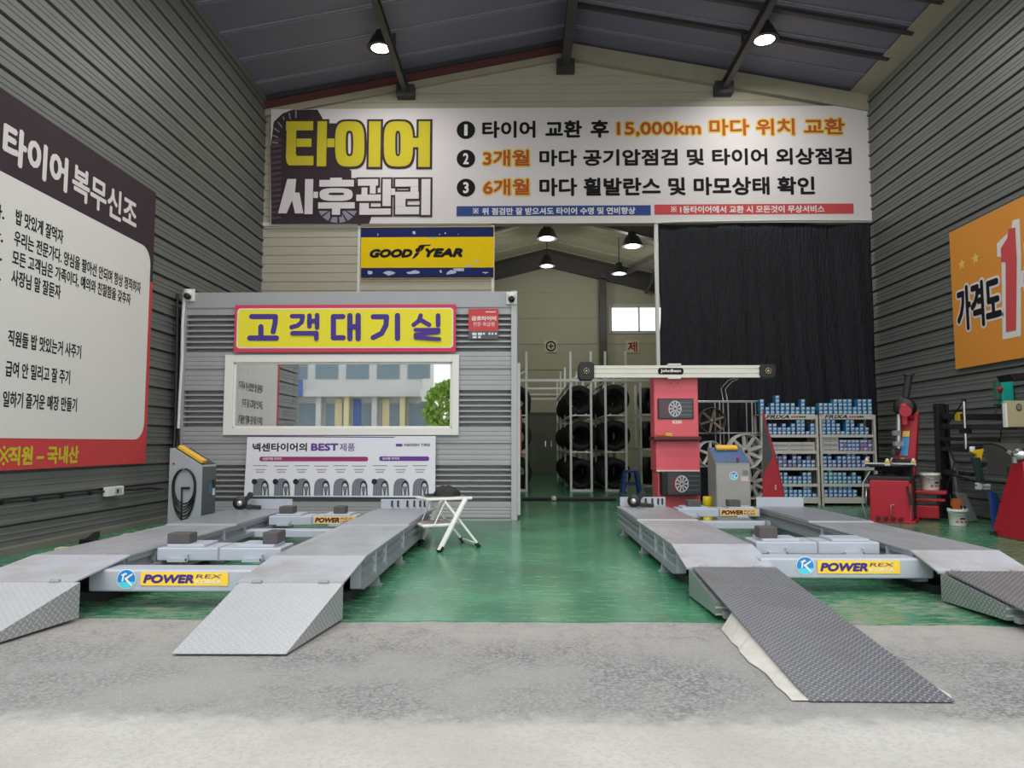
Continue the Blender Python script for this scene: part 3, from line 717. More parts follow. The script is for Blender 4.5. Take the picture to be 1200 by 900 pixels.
# seen inside through the glass
mb = MB(); y = CYB - .06; a, b = at(343,473,y), at(405,430,y)
mb.box(a.x, b.x, y - .04, y, a.z, b.z, 0); mb.box(a.x + .06, b.x - .06, y - .045, y - .039, a.z + .06, b.z - .06, 1)
tag(mb.build('framed_screen', [m_black, mat('dim_screen', (96,104,118), .2)]), 'dark framed screen on the inside wall of the waiting booth', 'screen')
ch = thing('office_chair', 'dark high-backed chair seen through the booth window', 'chair', (-3.75, 11.8, .1))
mb = MB(); mb.box(-4.0, -3.5, 11.75, 11.86, .65, 1.32); mb.build('backrest', m_black, ch, bevel=.04)
mb = MB(); mb.box(-3.88, -3.62, 11.76, 11.85, 1.36, 1.6); mb.build('headrest', m_black, ch, bevel=.05)
mb = MB(); mb.box(-3.8, -3.7, 11.79, 11.82, 1.28, 1.4); mb.build('headrest_stalk', m_black, ch)
mb = MB(); mb.box(-4.02, -3.48, 11.3, 11.8, .52, .64); mb.build('seat', m_black, ch, bevel=.04)
mb = MB(); mb.lathe([(.03,.2),(.03,.53)], (-3.75, 11.55, 0)); mb.build('pillar', m_dark, ch)
mb = MB()
for k in range(5): t = 2*pi*k/5; mb.bar((-3.75, 11.55, .2), (-3.75 + .28*cos(t), 11.55 + .28*sin(t), .13), .04, .05)
mb.build('star_base', m_dark, ch)
# ---- yellow waiting-room sign
s = back_sign(CY - .06)
T = thing('room_sign', 'yellow sign with red border and purple rounded letters above the booth window', 'sign', s.face.p(*s.px(404, 413)))
mb = MB(); s.face.slab(mb, *s.px(274.5, 413), *s.px(534.5, 357), 0, .02, 0)
mb.build('sign_board', mat('sign_rose_red', (214,76,98), .45, 0, .02), T)
def rr(mb, u0, v0, u1, v1, r, d, m=0):
    a, b = s.px(u0, v1), s.px(u1, v0); pts = []
    for cx, cy, a0 in ((b[0]-r, a[1]+r, -90), (b[0]-r, b[1]-r, 0), (a[0]+r, b[1]-r, 90), (a[0]+r, a[1]+r, 180)):
        for k in range(6): t = radians(a0 + 18*k); pts.append((cx + r*cos(t), cy + r*sin(t)))
    s.face.poly(mb, pts, d, m)
mb = MB(); rr(mb, 277.5, 361, 531.5, 408.5, .05, .022, 0); mb.build('white_line', m_wink, T)
mb = MB(); rr(mb, 278.8, 362.3, 530.2, 407.2, .045, .024, 0); mb.build('yellow_field', mat('sign_yellow', (240,226,66), .45, 0, .02), T)
def h(cx, cy): return s.px(270 + cx / 4.444, 350 + cy / 4.444)
W_ = .074
G = {'고': [[(115,95),(238,95),(236,130),(226,174)],[(163,148),(163,200)],[(106,207),(244,207)]],
     '객': [[(324,93),(380,93),(374,124),(352,142),(322,150)],[(415,90),(415,146)],[(455,88),(455,152)],[(415,118),(455,118)],[(328,182),(452,182),(452,210)]],
     '대': [[(588,95),(539,95),(539,205),(590,205)],[(625,90),(625,210)],[(668,90),(668,210)],[(625,148),(668,148)]],
     '기': [[(746,96),(815,96),(812,140),(790,182),(746,204)],[(872,90),(872,208)]],
     '실': [[(992,90),(984,116),(956,138)],[(992,112),(1036,138)],[(1083,90),(1083,140)],[(966,164),(1086,164)],[(1086,176),(966,190)],[(966,204),(1090,213)]]}
for k_, strokes in G.items():
    mb = MB()
    for j, st in enumerate(strokes): s.face.stroke(mb, [h(*p) for p in st], W_ * (.72 if k_ == '실' and j > 2 else .86 if k_ in '객실' else 1), .026 + j * .004, 0)
    mb.build('letter', mat('sign_purple', (84,66,146), .5, 0, .02), T)
# ---- small red dealer sign
s = back_sign(CY - .03); T = thing('dealer_sign', 'small red and grey sign beside the yellow sign on the booth', 'sign', s.face.p(*s.px(567, 397)))
mb = MB(); s.face.slab(mb, *s.px(549, 397.5), *s.px(584, 362), 0, .012, 0); mb.build('sign_board', P_redp, T)
mb = MB(); s.rect(mb, 549, 388, 584, 397.5, .013, 0); mb.build('grey_strip', mat('slate_print', (98,102,108), .5), T)
mb = MB(); s.text(mb, '금호타이어', 552.5, 370.5, 581.5, 376, .014, 0, off=.04); s.text(mb, '전문 취급점', 554.5, 377.5, 579.5, 382.5, .014, 0, off=0); s.rect(mb, 569, 365.2, 581, 366.3, .014, 0)
for u in (553.5, 560, 566, 572.5, 576, 580): s.rect(mb, u, 390, u + (5 if u < 562 else 2.2), 393 if u < 562 else 392.4, .0145, 0)
s.rect(mb, 554, 394, 558.5, 396.5, .0145, 0); s.rect(mb, 560.5, 394, 563.5, 396.5, .0145, 0); mb.build('lettering', m_wink, T)
# ---- tyre range banner under the window
s = back_sign(CY - .075); T = thing('tyre_range_banner', 'white and purple banner printed with nine tyres below the booth window', 'banner', s.face.p(*s.px(399, 583)))
mb = MB(); c4 = [s.px(*p) for p in ((286,581.5),(510,583),(510.5,511),(290,511))]
mb.add([s.face.p(x, y, -.003) for x, y in c4] + [s.face.p(x, y, .003) for x, y in c4], [(4,5,6,7),(3,2,1,0),(0,1,5,4),(1,2,6,5),(2,3,7,6),(3,0,4,7)]); mb.build('sheet', mat('banner_vinyl_cool_white', (232,230,238), .45, 0, .01), T)
P_pur = mat('banner_print_purple', (112,70,150), .5, 0, .02); P_mag = mat('banner_print_magenta', (160,62,112), .5, 0, .02)
def n_(x, y): return (280 + x / 5, 500 + y / 5)
mb = MB(); s.text(mb, '넥센타이어의', *n_(80, 95), *n_(400, 146), .005, 0, off=.035); mb.build('lettering', m_ink, T)
mb = MB(); s.text(mb, 'BEST', *n_(422, 97), *n_(584, 142), .005, 0, off=.05); s.text(mb, '제품', *n_(590, 97), *n_(680, 144), .005, 0, off=.015)
s.poly(mb, [n_(50, 54), n_(918, 60), n_(905, 65), n_(50, 60)], .005, 0); s.rect(mb, *n_(920, 100), *n_(958, 116), .005, 0); mb.build('lettering', P_pur, T)
mb = MB(); s.text(mb, 'NEXEN TIRE', *n_(968, 99), *n_(1120, 115), .005, 0, off=.03); mb.build('lettering', m_ink, T)
mb = MB(); rr(mb, *n_(120, 176), *n_(757, 203), .026, .005, 0); s.text(mb, '승용차용 타이어', *n_(140, 180), *n_(250, 196), .007, 1, off=.03); mb.build('range_bar', [P_mag, m_wink], T)
mb = MB(); rr(mb, *n_(822, 174), *n_(1115, 201), .026, .005, 0); s.text(mb, 'SUV용 타이어', *n_(842, 178), *n_(940, 194), .007, 1, off=.03); mb.build('range_bar', [P_pur, m_wink], T)
xs = (130, 253, 372, 487, 600, 708, 832, 952, 1065)
mb = MB()
for k, x in enumerate(xs):            # unreadable small print: grey dashes
    s.rect(mb, *n_(x - 46, 226 + 2*(k % 2)), *n_(x + 38, 231 + 2*(k % 2)), .005, 0)
    for r_ in range(2): s.rect(mb, *n_(x - 34 + r_*6, 249 + 14*r_), *n_(x + 26 - r_*8, 255 + 14*r_), .005, 1)
mb.build('small_print', [P_grey, mat('banner_print_pinkish_grey', (176,150,170), .5)], T)
P_t1 = mat('banner_print_tyre_grey', (134,134,146), .5, 0, .1, 60); P_t2 = mat('banner_print_tyre_dark', (50,50,56), .5)
for k, x in enumerate(xs):
    mb = MB(); w = 48; d = .005
    pts = [n_(x - w, 404)] + [n_(x - w + 2*w*(.5 - .5*cos(pi*j/10)), 404 - 102*sin(pi*j/10)**.45) for j in range(1, 10)] + [n_(x + w, 404)]
    s.poly(mb, pts, d, 0)
    for j in range(4): s.poly(mb, [n_(x - 40 + j*14, 404), n_(x - 34 + j*12, 330), n_(x - 20 + j*9, 306), n_(x - 19 + j*9, 306), n_(x - 32.5 + j*12, 330), n_(x - 38.5 + j*14, 404)], d + .0008, 1)
    cx = x + 22; s.poly(mb, [n_(cx - 22, 404)] + [n_(cx - 22*cos(pi*j/8), 404 - 88*sin(pi*j/8)**.5) for j in range(1, 8)] + [n_(cx + 22, 404)], d + .0012, 1)
    s.poly(mb, [n_(cx - 17, 404)] + [n_(cx - 17*cos(pi*j/8), 404 - 74*sin(pi*j/8)**.5) for j in range(1, 8)] + [n_(cx + 17, 404)], d + .0016, 2)
    for t in (-.5, -.15, .2, .55): s.poly(mb, [n_(cx - 1 + 6*t, 392), n_(cx + 1 + 6*t, 392), n_(cx + 2.5 + 22*t, 350), n_(cx - 2.5 + 22*t, 350)], d + .002, 1)
    s.poly(mb, [n_(cx - 5, 402), n_(cx + 5, 402), n_(cx + 4, 390), n_(cx - 4, 390)], d + .0022, 1)
    if k in (0, 1, 2, 6): s.disc(mb, *n_(x - 38, 322), 3.3, d + .003, 1)
    mb.build('tyre_picture', [P_t1, P_t2, mat('banner_print_silver', (202,204,210), .4)], T)
# ---- two dome cameras and the conduit
def dome(u, v, label):
    p = at(u, v, CY - .04); t = thing('security_camera', label, 'camera', (p.x, CY - .03, p.z), 0, 'dome cameras on the booth corners')
    mb = MB(); mb.box(-.075, .075, -.03, .02, -.09, .09); mb.build('mount', m_white, t, True, bevel=.012)
    mb = MB(); mb.lathe([(.06,0),(.058,-.03),(.04,-.055),(0,-.065)], (0,-.03,.02), 'y', 18); mb.build('dome', m_white, t, True)
    mb = MB(); mb.lathe([(.045,0),(.043,-.05),(.03,-.07),(0,-.075)], (0,-.045,-.025), 'y', 18); mb.build('lens', m_black, t, True)
dome(222, 346, 'white dome camera at the top corner above the pipe end'); dome(599.5, 349.5, 'white dome camera at the booth corner beside the opening')
mb = MB(); pts = [at(216,350,CY-.05), at(214,380,CY-.06), at(213.5,420,CY-.06), at(211,460,CY-.06), at(209,502,CY-.06)]
mb.tube(pts, .022, 8); tag(mb.build('conduit', m_white), 'white conduit running down the booth corner from the dome camera', 'pipe')
mb = MB(); mb.tube([at(208,345,CY-.1), at(207,420,CY-.12), at(205,505,CY-.1), at(203,540,CY-.3)], .02, 8); mb.tube([at(209,502,CY-.06), at(209.5,520,CY-.2), at(209,545,CY-.4)], .016, 8)
tag(mb.build('black_cable', m_black), 'black cables running down beside the white conduit', 'cable')
# ---- black shade net filling the right of the opening
Yn = YB - .07; x0, x1, zt = OX1 + .05, XR - .04, at(900, 262, Yn).z
g = NG('black_shade_net'); v = g.pos(); nz = g.noise(g.mapped(v, (9, 9, 1.2)), 2.5, 6, .6); n5 = g.noise(v, 28, 4)
g.l(g.mix(g.math('MULTIPLY', g.ramp(nz, .35, .8), g.ramp(n5, .3, .7)), rgb(11,13,20), rgb(27,30,44)), g.p.inputs['Base Color']); g.p.inputs['Roughness'].default_value = .62
g.bump(g.math('ADD', nz, g.math('MULTIPLY', n5, .5)), .8, .05)
mb = MB(); nx, nz_ = 90, 40; vs = []
random.seed(3); ph = [random.uniform(0, 6.28) for _ in range(8)]
for j in range(nz_ + 1):
    for i in range(nx + 1):
        x = x0 + (x1 - x0) * i / nx; z = zt * j / nz_; k = 1 - j / nz_
        y = Yn + .009 * sin(x * 9 + ph[0] + .6*sin(z*1.3)) + .014 * sin(x * 23 + ph[1] + z) * (.3 + k) + .012 * sin(z * 3.1 + x * 2) - .03 * max(0, sin((x - x1 + .5) * 5)) * (x > x1 - .6) + .01 * sin(x * 41 + z * 2.2 + ph[2]) * k
        zz = z + (.03 * sin(x * 2.3 + ph[3]) if j == nz_ else 0) ; vs.append((min(x + (.02*sin(z*4) if i == 0 else 0), x1), y, max(zz, .0)))
mb.add(vs, [(j*(nx+1)+i, j*(nx+1)+i+1, (j+1)*(nx+1)+i+1, (j+1)*(nx+1)+i) for j in range(nz_) for i in range(nx)], 0, True)
tag(mb.build('shade_net', g.m, solid=.004), 'black shade net hung over the right side of the opening', 'curtain')
mb = MB(); mb.tube([(OX1 - .02, YB - .12, zt + .01), (2.9, YB-.12, zt + .03), (5, YB - .12, zt + .05), (XR - .05, YB - .12, zt + .04)], .016, 6)
tag(mb.build('hanging_rail', m_white), 'thin pale rail that carries the black shade net', 'rail')
# ------------------------------------------------------------------ two low alignment lifts
m_dp1 = diamond_plate('light_diamond_plate', (188,190,194), (202,204,207), .04, .38, .25, 'xy', .1)
m_dp1s = diamond_plate('light_diamond_plate_side', (160,163,164), (200,202,203), .042, .4, .3, 'yz', .1)
m_dp2 = diamond_plate('worn_diamond_plate', (116,119,126), (178,181,187), .038, .36, .45, 'xy', .4)
m_dp2s = diamond_plate('green_grey_diamond_side', (128,142,136), (188,198,194), .04, .4, .3, 'yz', .15)
g = NG('worn_deck_steel'); v = g.pos(); n1 = g.noise(g.mapped(v, (4, .8, 1)), 1.6, 6, .6); n2 = g.noise(v, 5, 5, .6)
c = g.mix(g.ramp(n1, .35, .7), rgb(148,152,158), rgb(170,172,176)); c = g.mix(g.math('MULTIPLY', g.ramp(n2, .55, .75), .4), c, rgb(132,124,116))
g.l(c, g.p.inputs['Base Color']); g.p.inputs['Metallic'].default_value = .25
g.l(g.math('ADD', .24, g.math('MULTIPLY', n2, .3)), g.p.inputs['Roughness']); m_deck = g.m
g = NG('deck_nose_paint'); v = g.pos(); n1 = g.noise(v, 3, 6, .6)
c = g.mix(g.ramp(n1, .4, .75), rgb(172,175,184), rgb(152,150,148)); g.l(c, g.p.inputs['Base Color']); g.p.inputs['Roughness'].default_value = .45; m_nose = g.m
DZ = .29
m_plate = mat('name_plate_yellow', (246,206,62), .4, 0, .02); m_plate2 = mat('name_plate_faded_tan', (226,186,120), .5, 0, .05, 8)
m_pp = mat('print_violet', (72,54,128), .5, 0, .0); m_br = mat('print_brown', (86,46,48), .5, 0, .0)
m_cy = mat('badge_cyan', (74,214,232), .35); m_bl = mat('badge_blue', (26,134,206), .35)
def power_plate(parent, x0, x1, y, z0, z1, faded=False):
    f = Face((0, y, 0), (1,0,0), (0,0,1)); mb = MB(); f.slab(mb, x0, z0, x1, z1, 0, .004, 0)
    pl = mb.build('name_plate', m_plate2 if faded else m_plate, parent, bevel=0)
    w, hh = x1 - x0, z1 - z0; mb = MB()
    f.text(mb, 'POWER', x0 + .03*w, z0 + .16*hh, x0 + .61*w, z0 + .84*hh, .006, 0, off=.06, shear=.2)
    f.text(mb, 'REX', x0 + .63*w, z0 + .56*hh, x0 + .93*w, z0 + .84*hh, .006, 0, off=.005, shear=.15)
    f.text(mb, 'KOREA', x0 + .63*w, z0 + .16*hh, x0 + .93*w, z0 + .44*hh, .006, 1, off=.03)
    mb.build('lettering', [m_br if faded else m_pp, m_wink if not faded else m_br], pl)
def badge(parent, x, y, z, r):
    f = Face((0, y, 0), (1,0,0), (0,0,1)); mb = MB()
    f.disc(mb, x, z, r*1.08, r*1.08, .002, 2, 32); f.disc(mb, x, z, r, r, .003, 0, 32); f.disc(mb, x, z, r*.98, r*.98, .004, 1, 24, radians(200), radians(345))
    f.poly(mb, [(x-.62*r, z+.45*r), (x-.05*r, z+.72*r), (x+.1*r, z+.5*r), (x-.22*r, z+.42*r), (x-.32*r, z-.25*r), (x-.52*r, z-.25*r), (x-.42*r, z+.35*r)], .0048, 2)
    f.poly(mb, [(x+.62*r, z+.62*r), (x+.75*r, z+.52*r), (x+.12*r, z+.02*r), (x+.72*r, z-.62*r), (x+.55*r, z-.74*r), (x-.22*r, z+.02*r), (x-.12*r, z+.14*r)], .0048, 2)
    mb.build('round_badge', [m_bl, m_cy, m_wink], parent)
def lift(name, label, decks, yend, beam, back_bar, origin):
    T = thing(name, label, 'lift', origin)
    xin = (decks[0][1], decks[1][0])
    for k, (x0, x1, yl, zl, yf) in enumerate(decks):
        mb = MB(); cs = .05               # deck sheet with its sloping nose
        mb.hexa([(x0,yf,DZ-.012),(x1,yf,DZ-.012),(x1,yend,DZ-.012),(x0,yend,DZ-.012)], [(x0,yf,DZ),(x1,yf,DZ),(x1,yend,DZ),(x0,yend,DZ)])
        dk = mb.build('deck', m_deck, T)
        mb = MB(); mb.hexa([(x0,yl,zl-.01),(x1,yl,zl-.01),(x1,yf,DZ-.01),(x0,yf,DZ-.01)], [(x0,yl,zl),(x1,yl,zl),(x1,yf-.002,DZ+.001),(x0,yf-.002,DZ+.001)])
        mb.build('deck_nose', m_nose, T)
        mb = MB()
        for hx in (x0 + .12, x1 - .12): mb.tube([(hx - .03, yl - .004, zl), (hx + .03, yl - .004, zl)], .012, 8)
        mb.tube([(x0, yl - .002, zl - .012), (x1, yl - .002, zl - .012)], .008, 6); mb.build('hinge', m_side, T)
        ym = yf + (yend - yf) * .52
        mb = MB(); mb.box(x0 + .005, x1 - .005, ym, yend - .28, DZ, DZ + .012); mb.build('slip_plate', m_steel, T, bevel=.004)
        mb = MB(); mb.box(x0, x1, ym - .02, ym - .008, DZ, DZ + .006); mb.build('deck_seam', m_alu, dk)
        for sd, xx in ((-1, x0), (1, x1)):   # side channels with stepped flanges
            pr = [(-.008,.278),(-.008,.245),(-.035,.240),(-.035,.205),(-.012,.2),(-.012,.182),(-.03,.178),(-.03,.13),(-.006,.125),(-.006,.07),(-.10,.07),(-.10,.278)]
            P = [(xx + sd * d, yf - .02, z) for d, z in pr]
            if sd > 0: P = P[::-1]
            mb = MB(); mb.prism(P, (0, yend - yf + .02, 0)); sc = mb.build('side_channel', m_side, T)
            pass
            
            for yy in (yf + .35, yf + .75, yf + 1.6):
                mb = MB(); mb.box(min(xx - sd*.004, xx - sd*.034), max(xx - sd*.004, xx - sd*.034), yy, yy + .025, .10, .27); mb.build('rib_bracket', m_paint, sc)
            mb = MB(); mb.box(min(xx - sd*.03, xx - sd*.1), max(xx - sd*.03, xx - sd*.1), yf - .035, yf - .015, .075, .27); mb.build('end_cap', m_paint, sc)
        mb = MB(); mb.box(x0 + .1, x1 - .1, yf - .1, yend - .05, .0, .06); mb.box(x0 + .16, x1 - .16, yf + .2, yend - .1, .06, .27); mb.build('base_frame', m_dark, T)
        for yy in (yf + .45, yf + 1.5, yend - .5):
            for sd, xx in ((-1, x0 + .035), (1, x1 - .035)):
                mb = MB(); mb.box(xx - .05, xx + .05, yy, yy + .07, 0, .012); mb.hexa([(xx-.035,yy,.012),(xx+.035,yy,.012),(xx+.035,yy+.06,.012),(xx-.035,yy+.06,.012)], [(xx-.02,yy+.01,.08),(xx+.02,yy+.01,.08),(xx+.02,yy+.05,.08),(xx-.02,yy+.05,.08)])
                mb.tube([(xx, yy + .03, .012), (xx, yy + .03, .035)], .018, 6); mb.build('foot', m_side, T)
        sx = x1 if k == 0 else x0; sg = 1 if k == 0 else -1        # inner rail for the jacking beams
        mb = MB(); a, b = sorted((sx, sx + sg * .075)); mb.box(a, b, yf + .05, yend - .05, .165, .18); mb.box(min(sx + sg*.065, sx + sg*.075), max(sx + sg*.065, sx + sg*.075), yf + .05, yend - .05, .18, .205)
        mb.build('inner_rail', m_side, T)
        xa, xb = x0 + .04, x1 - .02; mb = MB()   # upright stop plate with slots
        mb.box(xa, xb, yend - .03, yend - .018, DZ, DZ + .115); st = mb.build('stop_plate', m_paint, T, bevel=.004)
        if label.startswith('left') == (k == 1) or k == 0 and not label.startswith('left'):
            for i, tx in enumerate((.12, .19, .3, .38, .45, .5)):
                if xa + tx > xb - .03: continue
                mb = MB(); mb.box(xa + tx, xa + tx + .02, yend - .036, yend - .03, DZ + .025, DZ + .1, 0); mb.box(xa + tx + .022, xa + tx + .032, yend - .04, yend - .03, DZ + .01, DZ + .1, 1); mb.build('pin_slot', [m_black, m_chrome], st)
    bx0, bx1, by0, by1, bz0, bz1 = beam
    mb = MB(); mb.box(bx0, bx1, by0, by1, bz0, bz1); bm = mb.build('cross_beam', m_paint, T, bevel=.012)
    bx0, bx1, by0, by1, bz0, bz1 = back_bar
    mb = MB(); mb.box(bx0, bx1, by0, by1, bz0, bz1); mb.build('rear_cross_bar', m_paint, T, bevel=.008)
    mb = MB(); mb.box(bx0 - .02, bx0 + .01, by0 - .05, by0 + .02, bz0, bz1 + .03); mb.box(bx1 - .06, bx1 - .03, by0 - .05, by0, bz0, bz1 + .02); mb.build('bracket', m_side, T)
    return T, bm
def wedge(T, tl, tr, bl, br, top, sidem, name='ramp'):
    """drive-on ramp: tl/tr at the hinge, bl/br at the toe"""
    a, b, c_, d = Vector(bl), Vector(br), Vector(tr), Vector(tl); mb = MB()
    g0 = lambda p, z=.004: Vector((p.x, p.y, z))
    mb.hexa([g0(a), g0(b), Vector((c_.x, c_.y, .015)), Vector((d.x, d.y, .015))], [a, b, c_, d]); mb.mi[-5] = 0
    for i in range(len(mb.mi)): mb.mi[i] = 1
    mb.mi[-5] = 0                      # the top face
    return mb.build(name, [top, sidem], T)

# left lift
LD = [(-3.37, -2.70, 4.49, .228, 5.12), (-1.72, -1.08, 4.49, .228, 5.12)]
TL, bm = lift('alignment_lift', 'left grey two-platform car lift with smooth light ramps, before the waiting booth', LD, 8.75, (-2.80, -1.66, 4.80, 5.0, .105, .245), (-2.72, -1.72, 7.25, 7.40, .145, .215), (-2.2, 6.6, 0))
a, b = at(165,686,4.80), at(268,670.5,4.80); power_plate(bm, a.x, b.x, 4.798, a.z, b.z)
p = at(148.5, 678.5, 4.80); badge(bm, p.x, 4.798, p.z, at(159,678,4.80).x - p.x)
tl, tr = (-1.705, 4.485, .222), (-1.083, 4.485, .222)
wedge(TL, tl, tr, (-1.764,3.768,.008), (-1.19,3.772,.008), m_dp1, m_dp1s)
wedge(TL, (-3.33,4.485,.222), (-2.665,4.485,.222), (-3.46,3.768,.008), (-2.80,3.772,.008), m_dp1, m_dp1s)
# right lift
RD = [(1.115, 1.725, 5.24, .2, 5.75), (2.76, 3.39, 5.1, .2, 5.45)]
TR, bm = lift('alignment_lift', 'right grey two-platform car lift with worn dark ramps, before the shade net', RD, 9.15, (1.66, 2.87, 5.35, 5.56, .105, .245), (1.75, 2.62, 8.05, 8.2, .145, .22), (2.25, 7.2, 0))
a, b = at(958,672,5.35), at(1054,657,5.35); power_plate(bm, a.x, b.x, 5.348, a.z, b.z)
p = at(943.5, 662.8, 5.35); badge(bm, p.x, 5.348, p.z, at(953.5,663,5.35).x - p.x)
def hip(T, x0, x1, yl, zl, yt, zt):    # factory ramp: a shallow box, its toe still off the ground
    mb = MB(); mb.hexa([(x0,yt,.035),(x1,yt,.035),(x1,yl,.01),(x0,yl,.01)], [(x0,yt,zt),(x1,yt,zt),(x1,yl,zl),(x0,yl,zl)]); mb.mi = [1]*6; mb.mi[1] = 0
    r = mb.build('ramp', [m_dp2, m_dp2s], T)
    mb = MB(); mb.box(x0 + .04, x1 - .04, yt - .05, yt, .025, .06); mb.build('toe_bar', m_side, r)
    for xx in (x0 + .1, x1 - .1):
        mb = MB(); mb.tube([(xx - .04, yt + .02, .018), (xx + .04, yt + .02, .018)], .018, 10); mb.build('roller', m_rubber, r)
hip(TR, 1.13, 1.72, 5.235, .188, 4.52, .115); hip(TR, 2.775, 3.385, 5.095, .188, 4.42, .115)
def ramp_plate(label, x0, x1, yl, zl, tx0, tx1, yt):
    t = .012; mb = MB(); mb.hexa([(tx0,yt,.0),(tx1,yt,.0),(x1,yl,zl-t),(x0,yl,zl-t)], [(tx0,yt,.006),(tx1,yt,.006),(x1,yl,zl),(x0,yl,zl)])
    return tag(mb.build('ramp_plate', m_dp2), label, 'ramp plate', 'loose ramp plates')
ramp_plate('long worn diamond-plate ramp sheet reaching the apron from the right lift', 1.15, 1.715, 5.2, .208, 1.165, 1.75, 3.15)
ramp_plate('worn diamond-plate ramp sheet before the outermost platform by the machines', 2.79, 3.38, 5.06, .208, 2.80, 3.39, 3.3)
mb = MB(); g_conc = mat('pale_mortar', (196,192,184), .9, 0, .12, 14, .5)
rnd = random.Random(4); pl = []; k = 0; ys = [3.16 + i * .09 for i in range(14)]
zt = lambda y: .19 * (y - 3.15) / 2.05
L_ = [(1.115 - .03 * rnd.random() - .012 * (4.3 - y), y) for y in ys]
vs = [(x, y, 0) for x, y in L_] + [(1.175, y, max(.002, zt(y) - .012)) for y in ys] + [(1.60, y, max(.002, zt(y) - .016)) for y in ys] + [(1.74 + .05 * rnd.random(), y, 0) for y in ys]
n = len(ys); mb.add(vs, [(r*n+i, (r+1)*n+i, (r+1)*n+i+1, r*n+i+1) for r in range(3) for i in range(n-1)] + [(n-1, 2*n-1, 3*n-1, 4*n-1), (0, 3*n, 2*n, n)])
tag(mb.build('mortar_bed', g_conc), 'pale mortar bed under the long ramp sheet', 'concrete')

# jacking beams that roll along the inner rails, each carrying two rubber blocks
def jack(label, x0, x1, y0, y1, blocks, z0=.208, z1=.300, plates=None):
    t = thing('jacking_beam', label, 'jack', ((x0+x1)/2, (y0+y1)/2, z0 - .02), 0, 'jacking beams on the lifts')
    mb = MB(); mb.box(x0, x1, y0, y1, z0, z1); mb.build('beam', m_paint, t, bevel=.008)
    xm = (x0 + x1) / 2; mb = MB(); mb.box(xm - .006, xm + .006, y0 - .003, y1, z0, z1 + .002); mb.build('joint', m_side, t)
    for xx in (x0 + .16, x1 - .2):
        mb = MB(); mb.box(xx - .07, xx + .07, y0 - .03, y0, z0 - .005, z0 + .02); mb.box(xx + .06, xx + .075, y0 - .03, y0, z0, z0 + .05); mb.build('clip', m_paint, t)
    for (a, b) in (plates or ((x0 + .06, xm - .12), (xm + .12, x1 - .06))):
        mb = MB(); mb.box(a, b, y0 + .03, y1 - .02, z1, z1 + .02); mb.build('sliding_arm', m_paint, t, bevel=.004)
    for xx in (x0 + .02, x1 - .02):
        mb = MB(); mb.tube([(xx, (y0+y1)/2 - .02, z0 - .012), (xx, (y0+y1)/2 + .02, z0 - .012)], .015, 8); mb.build('wheel', m_dark, t)
    for (bx, w, d, hgt, lab) in blocks:
        mb = MB(); y = y0 + .06; mb.box(bx - w/2, bx + w/2, y, y + d, z1 + .02, z1 + .02 + hgt)
        tag(mb.build('rubber_block', m_block, bevel=.008), lab, 'block', 'rubber lifting blocks')
xx = lambda u, v, Y: at(u, v, Y).x
jack('nearer jacking beam between the platforms of the left lift', -2.66, -1.76, 5.40, 5.70, [(xx(208.5,636,5.46), .165, .14, .075, 'dark rubber block at the wall end of the nearer left-lift jack'), (xx(316,634,5.46), .11, .2, .085, 'worn grey rubber block nearest the inner platform on the nearer left-lift jack')])
jack('farther jacking beam of the left lift, carrying a tan name plate', -2.66, -1.76, 7.75, 8.05, [(xx(334.5,599,7.8), .145, .15, .075, 'square dark rubber block on the farther left-lift jack, wall side'), (xx(397,599,7.8), .12, .15, .075, 'dark rubber block behind the tan name plate of the left lift')])
a, b = at(367.5,614,7.74), at(417.5,605,7.74); power_plate(TL, a.x, b.x, 7.74, a.z, b.z, True)
jack('nearer jacking beam of the right lift above the blue badge', 1.77, 2.71, 5.80, 6.10, [(xx(901,628,5.86), .14, .14, .085, 'worn grey rubber block alone on the nearer right-lift jack')])
jack('farther jacking beam of the right lift before the yellow canister', 1.77, 2.71, 8.70, 9.0, [(xx(814,590,8.76), .155, .14, .075, 'dark rubber block on the right-lift jack below the red tower'), (xx(861,591,8.76), .14, .14, .075, 'dark rubber block on the right-lift jack below the grey cabinet')])
a, b = at(844,604.5,8.69), at(888,596.5,8.69); power_plate(TR, a.x, b.x, 8.69, a.z, b.z, True)
# flush packing strips seen by the outer platform
for k, (u, v) in enumerate(((149.5, 625.5), (73, 641.5))):
    p = gr(u, v, .06); mb = MB(); mb.box(p.x - .045, p.x + .045, p.y - .05, p.y + .05, 0, .06)
    tag(mb.build('packing_block', mat('pale_wood', (214,202,170), .7)), ('small pale block on the floor beside the outer left platform, farther one', 'small pale block on the floor beside the outer left platform, nearer one')[k], 'block')
p = gr(98, 633, .02); mb = MB(); mb.bar((p.x - .14, p.y + .5, .03), (p.x + .16, p.y - .2, .03), .05, .05); mb.bar((p.x + .1, p.y - .2, .03), (p.x + .3, p.y - .24, .03), .07, .05)
tag(mb.build('steel_bar', m_black), 'black steel bar lying between wall and left lift', 'bar')

